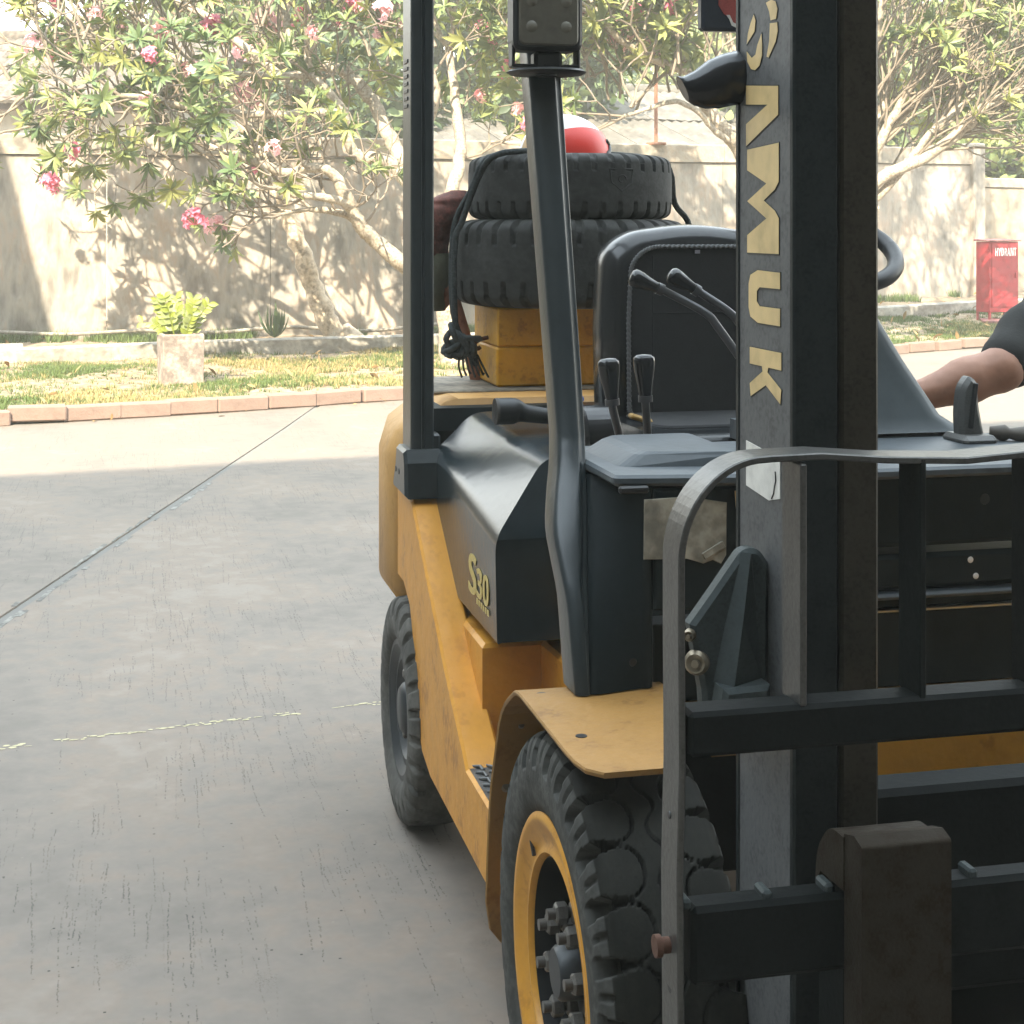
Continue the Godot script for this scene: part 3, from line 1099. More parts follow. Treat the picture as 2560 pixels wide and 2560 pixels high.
func make_trees() -> void:
	var g := "flowering frangipani trees in front of the wall"
	# the spreading tree left of the forklift
	var t := Growth.new()
	limb(t, [[-0.58, -0.05, -15.8], [-0.62, 0.44, -15.8], [-0.66, 0.91, -15.8], [-0.72, 1.15, -15.8]], 0.125, 0.11, 1)
	var ends := []
	for L in [
		[[[-0.72, 1.15, -15.8], [-0.87, 1.62, -15.74], [-1.06, 1.92, -15.69], [-1.26, 2.1, -15.63], [-1.49, 2.11, -15.58], [-1.59, 2.28, -15.52], [-1.62, 2.48, -15.47], [-1.69, 2.64, -15.41], [-1.91, 2.89, -15.36], [-1.95, 3.07, -15.3]], 0.082, 0.034],
		[[[-1.91, 2.89, -15.35], [-2.21, 2.88, -15.26], [-2.5, 2.88, -15.18], [-2.77, 2.9, -15.09], [-2.93, 2.96, -15]], 0.045, 0.03],
		[[[-0.72, 1.15, -15.8], [-0.85, 1.54, -15.88], [-1.09, 2.09, -15.96], [-1.25, 2.38, -16.04], [-1.37, 2.65, -16.12], [-1.55, 2.88, -16.2], [-1.75, 3.04, -16.28], [-2.01, 3.1, -16.36], [-2.24, 3.24, -16.44], [-2.31, 3.45, -16.52], [-2.39, 3.87, -16.6]], 0.088, 0.038],
		[[[-0.66, 0.75, -15.8], [-0.94, 0.99, -15.69], [-1.09, 1.09, -15.58], [-1.33, 1.31, -15.47], [-1.44, 1.43, -15.36], [-1.56, 1.67, -15.24], [-1.75, 1.98, -15.13], [-2.13, 1.96, -15.02], [-2.46, 2.07, -14.91], [-2.66, 2.13, -14.8]], 0.095, 0.028],
		[[[-1.5, 1.56, -15.33], [-1.6, 1.67, -15.2], [-1.79, 1.72, -15.1], [-2.04, 1.74, -15], [-2.2, 1.8, -14.9]], 0.05, 0.028],
		[[[-1.34, 1.27, -15.5], [-1.47, 1.45, -15.43], [-1.64, 1.57, -15.37], [-1.93, 1.61, -15.3]], 0.045, 0.03],
		[[[-1.59, 2.34, -15.52], [-1.65, 2.52, -15.33], [-1.89, 2.52, -15.16], [-2.17, 2.49, -14.99], [-2.67, 2.5, -14.81], [-3.08, 2.55, -14.64], [-3.23, 2.61, -14.47], [-3.5, 2.61, -14.3]], 0.046, 0.024],
		[[[-1.69, 2.64, -15.42], [-1.91, 2.73, -15.6], [-2.14, 2.81, -15.7], [-2.48, 3.1, -15.8], [-2.78, 3.32, -15.9], [-3.05, 3.54, -16], [-3.4, 3.72, -16.1], [-3.65, 3.89, -16.2]], 0.05, 0.03],
		[[[-0.72, 1.12, -15.8], [-0.6, 1.78, -15.93], [-0.52, 2.19, -16.05], [-0.57, 2.72, -16.18], [-0.65, 3.26, -16.3]], 0.08, 0.04],
		[[[-1.06, 2.0, -15.94], [-0.87, 2.38, -15.9], [-0.75, 2.73, -15.8], [-0.82, 3.07, -15.7], [-0.94, 3.49, -15.6]], 0.05, 0.03]]:
		var c := limb(t, L[0], L[1], L[2], ends.size() + 11)
		ends.append([c, L[2]])
	rng.seed = 101
	for e in ends:
		var c: PackedVector3Array = e[0]
		var last := c[c.size() - 1]
		var d := (last - c[c.size() - 3]).normalized()
		for k in 3:
			grow(t, last, axis_rand(d, k * 2.1 + rng.randf(), 0.55), rng.randf_range(0.3, 0.44), e[1] * 0.72, 3, 0.5, 0.55)
		for k in range(int(c.size() * 0.45), c.size() - 2, 4):
			var dk := (c[k + 1] - c[k]).normalized()
			grow(t, c[k], axis_rand(dk, rng.randf() * TAU, 1.0), rng.randf_range(0.26, 0.42), 0.016, 3, 0.45, 0.6)
	# hanging shoots at the left, over the wall
	for k in 12:
		grow(t, Vector3(rng.randf_range(-4.6, -2.9), rng.randf_range(2.3, 2.75), rng.randf_range(-15.4, -14.2)), Vector3(rng.randf_range(-0.8, 0.3), rng.randf_range(-0.9, 0.3), 0.2), 0.34, 0.014, 2, -0.3, 0.6)
	# high outer crown at the left
	for k in 20:
		var p := Vector3(rng.randf_range(-5.2, -2.6), rng.randf_range(2.75, 3.4), rng.randf_range(-16.2, -14.2))
		grow(t, p, Vector3(rng.randf_range(-0.7, 0.3), 0.7, rng.randf_range(-0.3, 0.3)), 0.42, 0.018, 2, 0.4, 0.6)
	for k in 22:
		var p := Vector3(rng.randf_range(-2.6, -0.3), rng.randf_range(3.0, 3.9), rng.randf_range(-16.9, -15.2))
		grow(t, p, Vector3(rng.randf_range(-0.4, 0.4), 0.8, rng.randf_range(-0.3, 0.3)), 0.4, 0.02, 2, 0.4, 0.6)
	for k in 34:
		var p := Vector3(rng.randf_range(-5.2, -0.6), rng.randf_range(3.9, 5.4), rng.randf_range(-17.2, -15.0))
		grow(t, p, Vector3(rng.randf_range(-0.4, 0.4), 0.6, rng.randf_range(-0.3, 0.3)), 0.42, 0.02, 2, 0.3, 0.6)
	var A := thing("frangipani_tree", "wide frangipani tree with pale forked limbs spreading left of the stacked tyres", "tree", Vector3.ZERO, 0.0, g)
	dress(A, t, 0.66, 0.055, 300, ["leaf_a", "leaf_b", "leaf_a", "leaf_c", "leaf_d"], 201)
	# the leaning trunk nearer the wall
	t = Growth.new()
	ends = []
	limb(t, [[-1.80, -0.05, -17.6], [-1.95, 0.28, -17.55], [-2.1, 0.59, -17.5], [-2.26, 1.03, -17.45], [-2.41, 1.46, -17.4], [-2.56, 1.9, -17.35], [-2.81, 2.33, -17.3], [-2.98, 2.76, -17.25], [-3.18, 3.23, -17.2]], 0.135, 0.05, 31)
	var foot := Shape.new()
	t.wood.tube(P3([[-1.72, 0.02, -17.6], [-1.80, 0.16, -17.59], [-1.90, 0.30, -17.56]]), PackedFloat32Array([0.24, 0.19, 0.13]), 10)
	for L in [[[[-2.41, 1.46, -17.4], [-2.51, 1.72, -17.3], [-2.92, 2.11, -17.2], [-3.42, 2.36, -17.1], [-3.83, 2.44, -17]], 0.06, 0.03], [[[-2.83, 2.33, -17.35], [-2.75, 2.82, -17.47], [-2.54, 3.48, -17.53], [-2.46, 4.06, -17.6]], 0.06, 0.035], [[[-2.9, 2.6, -17.3], [-3.4, 3.1, -16.9], [-4.1, 3.5, -16.6]], 0.05, 0.03]]:
		ends.append([limb(t, L[0], L[1], L[2], 40 + ends.size()), L[2]])
	rng.seed = 102
	for e in ends:
		var c: PackedVector3Array = e[0]
		var last := c[c.size() - 1]
		var d := (last - c[c.size() - 3]).normalized()
		for k in 4:
			grow(t, last, axis_rand(d, k * 1.6 + rng.randf(), 0.65), rng.randf_range(0.38, 0.55), e[1] * 0.72, 3, 0.4, 0.55)
	for k in 16:
		var p := Vector3(rng.randf_range(-4.4, -1.9), rng.randf_range(2.5, 3.7), rng.randf_range(-17.9, -16.8))
		grow(t, p, Vector3(rng.randf_range(-0.6, 0.5), 0.5, rng.randf_range(-0.3, 0.3)), 0.42, 0.018, 2, 0.4, 0.6)
	var B := thing("frangipani_tree", "frangipani tree with a sunlit leaning trunk close to the wall, behind the planter", "tree", Vector3.ZERO, 0.0, g)
	dress(B, t, 0.6, 0.12, 200, ["leaf_a", "leaf_b", "leaf_d"], 202, 0.165, 9, 18, "bark_sunlit")
	# between the front pillar and the mast
	t = Growth.new()
	ends = []
	for L in [[[[2.9, 0.05, -17], [2.87, 1.13, -16.91], [2.63, 1.8, -16.82], [2.35, 2.3, -16.73], [2.16, 2.5, -16.64], [2.01, 2.72, -16.56], [1.86, 3.01, -16.47], [1.71, 3.2, -16.38], [1.56, 3.64, -16.29], [1.5, 3.98, -16.2]], 0.12, 0.04], [[[2.35, 2.3, -16.7], [2.11, 2.42, -16.56], [1.89, 2.63, -16.42], [1.63, 2.71, -16.28], [1.33, 2.61, -16.14], [1.12, 2.54, -16]], 0.035, 0.02], [[[2.62, 1.8, -16.8], [2.62, 2.44, -16.93], [2.43, 3.09, -17.07], [2.24, 3.7, -17.2]], 0.07, 0.035], [[[1.86, 3.01, -16.4], [1.45, 3.12, -16.17], [1.12, 3.26, -15.93], [0.86, 3.5, -15.7]], 0.05, 0.03]]:
		ends.append([limb(t, L[0], L[1], L[2], 60 + ends.size()), L[2]])
	rng.seed = 103
	for e in ends:
		var c: PackedVector3Array = e[0]
		var last := c[c.size() - 1]
		var d := (last - c[c.size() - 3]).normalized()
		for k in 3:
			grow(t, last, axis_rand(d, k * 2.1 + rng.randf(), 0.6), rng.randf_range(0.36, 0.5), e[1] * 0.72, 2, 0.35, 0.55)
	for k in 72:
		var p := Vector3(rng.randf_range(0.2, 2.3), rng.randf_range(2.55, 3.7), rng.randf_range(-17.0, -15.4))
		if p.x > 1.3 and p.y < 2.8:
			continue
		grow(t, p, Vector3(rng.randf_range(-0.6, 0.5), 0.6, rng.randf_range(-0.3, 0.4)), 0.36, 0.016, 2, 0.3, 0.6)
	for k in 60:
		var p := Vector3(rng.randf_range(-0.6, 3.4), rng.randf_range(3.9, 6.4), rng.randf_range(-18.4, -15.6))
		grow(t, p, Vector3(rng.randf_range(-0.5, 0.5), 0.6, rng.randf_range(-0.3, 0.4)), 0.4, 0.018, 2, 0.3, 0.6)
	var C := thing("frangipani_tree", "leafy pink flowering frangipani tree seen between the front pillar and the mast", "tree", Vector3.ZERO, 0.0, g)
	dress(C, t, 0.85, 0.11, 300, ["leaf_a", "leaf_b", "leaf_b", "leaf_d"], 203, 0.205, 11, 19)
	# the fan of bare branches right of the mast
	t = Growth.new()
	ends = []
	limb(t, [[3.72, 0.05, -17.2], [3.72, 0.86, -17.2], [3.74, 1.29, -17.2], [3.81, 1.64, -17.2]], 0.15, 0.13, 80)
	for L in [[[[3.81, 1.6, -17.2], [3.87, 1.89, -17.08], [4.36, 2.16, -16.97], [4.75, 2.46, -16.85], [4.98, 2.71, -16.73], [5.32, 2.86, -16.62], [5.61, 2.99, -16.5]], 0.075, 0.04], [[[3.76, 1.46, -17.2], [3.84, 2.07, -17.17], [3.93, 2.32, -17.13], [4.15, 2.75, -17.1], [4.35, 3.04, -17.07], [4.73, 3.42, -17.03], [5.01, 3.8, -17]], 0.06, 0.028], [[[3.81, 1.64, -17.2], [3.93, 2.29, -17.28], [4.06, 2.46, -17.36], [4.45, 2.82, -17.44], [4.86, 3.17, -17.52], [5.37, 3.66, -17.6]], 0.055, 0.028], [[[3.74, 1.29, -17.2], [3.84, 2.24, -17.25], [4.02, 2.76, -17.3], [4.16, 3.24, -17.35], [4.31, 3.81, -17.4]], 0.06, 0.03], [[[3.81, 1.64, -17.2], [4.15, 2.02, -17.1], [4.46, 2.44, -17], [4.82, 2.77, -16.9], [5.29, 3.27, -16.8]], 0.05, 0.026], [[[3.74, 1.29, -17.2], [3.71, 2.15, -17.05], [3.72, 2.77, -16.9], [3.81, 3.39, -16.75], [3.86, 3.87, -16.6]], 0.06, 0.03], [[[3.8, 1.7, -17.3], [4.2, 1.98, -17.6], [4.7, 2.3, -17.9], [5.3, 2.55, -18.1]], 0.045, 0.024]]:
		ends.append([limb(t, L[0], L[1], L[2], 81 + ends.size()), L[2]])
	rng.seed = 104
	for e in ends:
		var c: PackedVector3Array = e[0]
		for k in range(int(c.size() * 0.25), c.size() - 1):
			var dk := (c[k + 1] - c[k]).normalized()
			grow(t, c[k], (axis_rand(dk, rng.randf() * TAU, 0.5) + Vector3(0.1, 0.15, 0)).normalized(), rng.randf_range(0.35, 0.55), 0.017, 2, 0.3, 0.38)
		var last := c[c.size() - 1]
		for k in 3:
			grow(t, last, axis_rand((last - c[c.size() - 3]).normalized(), k * 2.1, 0.4), 0.45, e[1] * 0.7, 2, 0.3, 0.4)
	for k in 150:
		var p := Vector3(rng.randf_range(2.6, 6.8), rng.randf_range(4.0, 6.8), rng.randf_range(-20.2, -16.6))
		grow(t, p, Vector3(rng.randf_range(-0.2, 0.6), 0.7, rng.randf_range(-0.5, 0.2)), 0.5, 0.02, 2, 0.3, 0.45)
	var D := thing("frangipani_tree", "nearly bare frangipani tree fanning out thin branches right of the mast", "tree", Vector3.ZERO, 0.0, g)
	dress(D, t, 0.26, 0.0, 300, ["leaf_d", "leaf_b", "leaf_a"], 204, 0.2)
	make_far_trees()
	make_lawn()

func crown_tree(label: String, at: Vector3, h: float, r: Vector3, leaves: int, tones: Array, seed_: int, leaf := 0.22) -> void:
	rng.seed = seed_
	var o := thing("background_tree", label, "tree", at, 0.0, "leafy trees beyond the boundary wall")
	var tr := Shape.new()
	tr.tube(P3([[0, -0.1, 0], [0.1, h * 0.4, 0.05], [0, h, 0]]), PackedFloat32Array([0.22, 0.17, 0.08]), 8)
	for k in 7:
		var a := k * 0.9 + rng.randf()
		tr.tube(P3([[0.05, h * (0.35 + 0.07 * k), 0], [cos(a) * r.x * 0.4, h * (0.5 + 0.07 * k), sin(a) * r.z * 0.4], [cos(a) * r.x * 0.8, h * (0.62 + 0.07 * k), sin(a) * r.z * 0.8]]), PackedFloat32Array([0.09, 0.06, 0.02]), 6)
	obj("trunk", tr, M.bark, o)
	var clumps := []
	for k in 46:
		var d := Vector3(rng.randfn(), rng.randfn(), rng.randfn()).normalized() * pow(rng.randf(), 0.4)
		clumps.append([Vector3(0, h, 0) + d * r, rng.randf_range(0.35, 0.75)])
	var xs := []
	for t in tones:
		xs.append([])
	for k in leaves:
		var c = clumps[rng.randi() % clumps.size()]
		var d := Vector3(rng.randfn(), rng.randfn(), rng.randfn()).normalized()
		var p: Vector3 = c[0] + d * c[1] * pow(rng.randf(), 0.5)
		var y := (d + Vector3(rng.randfn(), rng.randfn() - 0.3, rng.randfn()) * 0.6).normalized()
		var x := y.cross(Vector3(rng.randfn(), rng.randfn(), rng.randfn())).normalized()
		var L := leaf * rng.randf_range(0.6, 1.3)
		xs[rng.randi() % tones.size()].append(Transform3D(Basis(x * L, y * L, x.cross(y) * L), p))
	var lm := leaf_mesh(1.3, 0.2, 0.2)
	for i in tones.size():
		mass(o, "crown", lm, M[tones[i]], xs[i])

func make_far_trees() -> void:
	crown_tree("dense dark green tree beyond the wall, left of the front pillar", Vector3(-1.9, 0, -25.5), 3.6, Vector3(2.3, 1.9, 1.6), 9000, ["leaf_dark", "leaf_dark", "leaf_mid"], 301)
	crown_tree("dense dark green tree beyond the wall, directly above the stacked tyres", Vector3(0.2, 0, -26.5), 3.7, Vector3(1.5, 2.0, 1.6), 7000, ["leaf_dark", "leaf_mid", "leaf_c"], 302)
	crown_tree("tall light green tree beyond the wall, above the tiled house", Vector3(-5.6, 0, -31.5), 5.4, Vector3(4.2, 2.3, 2.0), 11000, ["leaf_mid", "leaf_a", "leaf_d"], 303, 0.26)
	crown_tree("light green tree beyond the corrugated shed roof", Vector3(4.2, 0, -36.0), 5.6, Vector3(4.0, 2.0, 2.2), 8000, ["leaf_a", "leaf_b", "leaf_d"], 304, 0.28)
	crown_tree("tall green tree beyond the wall at the right of the mast", Vector3(8.4, 0, -29.5), 4.6, Vector3(3.0, 2.2, 1.8), 7500, ["leaf_a", "leaf_mid", "leaf_b"], 305, 0.24)
	crown_tree("yellowish green bush beyond the lower wall at the far right", Vector3(8.3, 0, -27.6), 2.0, Vector3(1.5, 1.2, 0.7), 5500, ["leaf_d", "leaf_b", "leaf_a"], 306, 0.24)
	crown_tree("pale green tree beyond the wall, just right of the mast", Vector3(5.9, 0, -28.0), 4.3, Vector3(2.2, 1.7, 1.3), 6500, ["leaf_a", "leaf_b", "leaf_mid"], 308, 0.24)
	crown_tree("far tree with an open crown above the distant shed at the right", Vector3(13.5, 0, -38.0), 6.0, Vector3(3.6, 2.4, 2.2), 5000, ["leaf_mid", "leaf_c"], 307, 0.28)

func make_lawn() -> void:
	rng.seed = 401
	var f := FastNoiseLite.new()
	f.seed = 9
	f.frequency = 0.55
	var tuft := Shape.new()
	for k in 9:
		var a := TAU * k / 9.0 + rng.randf()
		var d := Vector3(cos(a), 0, sin(a))
		var s := Vector3(-d.z, 0, d.x)
		var h := rng.randf_range(0.6, 1.0)
		var c := d * rng.randf_range(0.1, 0.5)
		tuft.tris(PackedVector3Array([c - s * 0.06, c + s * 0.06, c + d * 0.35 + Vector3(0, h, 0)]), -1, false)
	var mesh := tuft.mesh()
	var green := []
	var dry := []
	for k in 42000:
		var x := rng.randf_range(-6.3, 8.5)
		var z0 := at_x(KERB, x) + 0.12
		var z1 := at_x(EDGE, x) + 0.05
		var z := lerpf(z0, z1, rng.randf())
		var n := f.get_noise_2d(x, z)
		var t := (z - z0) / (z1 - z0)
		if n < -0.18 + 0.25 * t and rng.randf() < 0.85:
			continue
		var s := rng.randf_range(0.04, 0.085)
		var xf := Transform3D(Basis(Vector3.UP, rng.randf() * TAU).scaled(Vector3(s, s * rng.randf_range(0.35, 0.9), s)), Vector3(x, lawn_y(x, z) - 0.004, -z))
		var greenish := 0.55 + 0.9 * f.get_noise_2d(x * 0.6 + 40, z * 0.6) + (0.4 if x < -3.6 or x > 4.0 else -0.05)
		if rng.randf() < greenish:
			green.append(xf)
		else:
			dry.append(xf)
	for k in 2500:       # weeds along the foot of the wall
		var x := rng.randf_range(-6.3, 7.5)
		var z := at_x(WALL, x) - absf(rng.randfn()) * 0.25 - 0.05
		if f.get_noise_2d(x * 2.0, 90.0) < 0.0:
			continue
		var s := rng.randf_range(0.07, 0.16)
		green.append(Transform3D(Basis(Vector3.UP, rng.randf() * TAU).scaled(Vector3(s, s, s)), Vector3(x, lawn_y(x, z) - 0.004, -z)))
	tag(mass(null, "grass", mesh, M.grass_green, green), "short green grass growing in patches behind the kerb", "grass")
	tag(mass(null, "dry_grass", mesh, M.grass_dry, dry), "dry straw coloured grass between the green patches", "grass")
	rng.seed = 402
	var litter := []
	for k in 420:
		var x := rng.randf_range(-6.0, 7.0)
		var z := lerpf(at_x(KERB, x) - 0.3, at_x(WALL, x) - 0.2, rng.randf())
		var y := 0.006 if z < at_x(KERB, x) else lawn_y(x, z) + 0.02
		var L := rng.randf_range(0.05, 0.13)
		var b := Basis(Vector3(rng.randfn(), 1.5, rng.randfn()).normalized(), rng.randf() * TAU) * Basis(Vector3.RIGHT, -1.4)
		litter.append(Transform3D(b.scaled(Vector3.ONE * L), Vector3(x, y, -z)))
	tag(mass(null, "leaf_litter", leaf_mesh(0.9, 0.3, 0.2), mat("dead_leaf", Color(0.33, 0.21, 0.09), 0.9), litter), "fallen brown leaves scattered over grass and kerb", "leaves")

# ---------------------------------------------------------------- the forklift
# Treaded tyre about local z. Knobs at both shoulders, staggered, with wavy sipes between.
func tyre_mesh(R: float, half: float, rim: float, lugs: int, reach: float, depth: float, wavy: bool, bare := 0.0) -> ArrayMesh:
	var base := PackedVector3Array()
	var h := R - rim
	for p in [[0.0, 0.80], [0.16, 0.95], [0.40, 1.0], [0.62, 0.985], [0.80, 0.935], [0.91, 0.86], [0.965, 0.77], [0.977, 0.69], [0.984, 0.61], [0.989, 0.53], [0.993, 0.45], [0.995, 0.36], [0.997, 0.28], [0.998, 0.19], [0.999, 0.09], [1.0, 0.0]]:
		base.append(Vector3(rim + h * p[0], -half * p[1], 0))
	for i in range(base.size() - 2, -1, -1):
		base.append(Vector3(base[i].x, -base[i].y, 0))
	var prof := curve(base, 5 if wavy else 2)
	var k := prof.size()
	var per := 24 if wavy else 20
	var n := lugs * per
	var st := SurfaceTool.new()
	st.begin(Mesh.PRIMITIVE_TRIANGLES)
	st.set_smooth_group(1)
	var nor := []
	for i in k:
		var d := (prof[mini(i + 1, k - 1)] - prof[maxi(i - 1, 0)]).normalized()
		nor.append(Vector2(d.y, -d.x))        # outwards
	var edge := rim + h * 0.58
	for j in n:
		var a := TAU * j / n
		for i in k:
			var r := prof[i].x
			var x := prof[i].y
			var ph := fposmod(float(j) / per + (0.5 if x > 0 else 0.0), 1.0)
			var ax := absf(x) / half
			var psi := minf(ph, 1.0 - ph)         # 0 in the middle of a knob, 0.5 between knobs
			var dd := 0.0
			if r > edge:
				var fade := clampf((r - edge) / (h * 0.08), 0, 1)
				if wavy:
					# rounded knobs that open towards the shoulder, a scalloped band between them
					var wide := lerpf(0.46, 0.325, clampf((ax - 0.55) / 0.42, 0, 1))
					var end := 0.55 - 0.27 * sqrt(maxf(1.0 - pow(psi / 0.46, 2.0), 0.0))
					if ax > 0.53 and psi > wide:
						dd = fade * lerpf(0.010, depth, clampf((ax - 0.5) / 0.3, 0, 1))
					elif ax < end and ax > end - 0.045:
						dd = 0.009
					if ax < 0.2 and absf(x / half - 0.09 * sin(TAU * float(j) / per)) < 0.022:
						dd = 0.005
					if r < R * 0.962 and r > edge + h * 0.08 and psi < 0.055:
						dd = 0.007
				else:
					var w := lerpf(0.10, 0.20, clampf((ax - reach) / (1.0 - reach), 0, 1))
					if ax > reach and 0.5 - psi < w:
						dd = depth * fade
			if bare > 0.0:
				dd *= 1.0 - bare * (0.5 + 0.5 * sin(a * 3.0 + 1.0))
			var q2 := Vector2(r, x) - (nor[i] as Vector2) * dd
			var rubber_tone := 0.085 if r < R * 0.965 else 0.013  # dusty sidewall and knob sides lighter than the tread
			if dd > 0.004:
				rubber_tone *= 0.8  # sunken grooves slightly darker
			st.set_color(Color(rubber_tone, rubber_tone * 0.985, rubber_tone * 0.90))
			st.add_vertex(Vector3(q2.x * cos(a), q2.x * sin(a), q2.y))
	for j in n:
		for i in k - 1:
			var a := j * k + i
			var b := ((j + 1) % n) * k + i
			for t in [a, a + 1, b, b, a + 1, b + 1]:
				st.add_index(t)
	st.generate_normals()
	return st.commit()

func rim_parts(o: Node3D, out: float) -> void:
	# o's z axis points outwards (towards -u of the truck on the near side)
	var ring := Shape.new()
	ring.lathe(P2([[0.226, out - 0.012], [0.228, out - 0.004], [0.222, out], [0.214, out - 0.001], [0.206, out - 0.006], [0.190, out - 0.014], [0.180, out - 0.016], [0.174, out - 0.012], [0.168, out - 0.011], [0.163, out - 0.018], [0.163, out - 0.026], [0.20, out - 0.04], [0.226, out - 0.03], [0.226, out - 0.012]]), Transform3D.IDENTITY, 64, 50)
	obj("rim", ring, M.rim_yellow, o)
	var brl := Shape.new()
	brl.lathe(P2([[0.161, out - 0.020], [0.160, out - 0.12], [0.17, out - 0.13], [0.18, out - 0.04], [0.161, out - 0.020]]), Transform3D.IDENTITY, 48, 50)
	obj("barrel", brl, M.black, o)
	var slit := Shape.new()
	slit.box(Vector3(0.196, 0, out - 0.0105), Vector3(0.036, 0.004, 0.006), 0.001, Basis(Vector3.BACK, 0.0))
	var sl := obj("ring_split", slit, M.black, o)
	sl.rotation.z = 2.35
	var disc := Shape.new()
	disc.lathe(P2([[0.0, out - 0.085], [0.06, out - 0.085], [0.125, out - 0.10], [0.163, out - 0.115]]), Transform3D.IDENTITY, 48)
	obj("wheel_disc", disc, M.hub, o)
	var cap := Shape.new()
	cap.lathe(P2([[0.0, out - 0.010], [0.034, out - 0.011], [0.039, out - 0.017], [0.041, out - 0.050], [0.10, out - 0.060], [0.108, out - 0.066], [0.11, out - 0.10]]), Transform3D.IDENTITY, 32, 40)
	obj("hub_cap", cap, M.hub, o)
	var nut := Shape.new()
	hex(nut, 0.0165, 0.0, 0.022)
	hex(nut, 0.0165, 0.026, 0.046)
	nut.tube(P3([[0, 0, -0.02], [0, 0, 0.058]]), 0.0085, 10)
	var nm := nut.mesh()
	for k in 8:
		var a := TAU * (k + 0.3) / 8
		var p := put("lug_nut", nm, M.nut, o)
		p.position = Vector3(cos(a) * 0.082, sin(a) * 0.082, out - 0.062)
		p.rotation.z = a * 1.7

func hex(s: Shape, r: float, z0: float, z1: float) -> void:
	var p := PackedVector2Array()
	for k in 6:
		p.append(Vector2(cos(TAU * k / 6), sin(TAU * k / 6)) * r)
	s.plate(p, z1 - z0, Transform3D(Basis.IDENTITY, Vector3(0, 0, z0)), 0.003)

func wheel(F: Node3D, called: String, at: Vector3, turn: float) -> Node3D:
	var o := Node3D.new()
	o.name = called
	F.add_child(o, true)
	o.position = at
	o.rotation.y = turn
	return o

func slab(F: Node, called: String, m: Material, a: Vector3, b: Vector3, bev := 0.004) -> MeshInstance3D:
	var s := Shape.new()
	s.box((a + b) * 0.5, (b - a).abs(), bev)
	return obj(called, s, m, F)

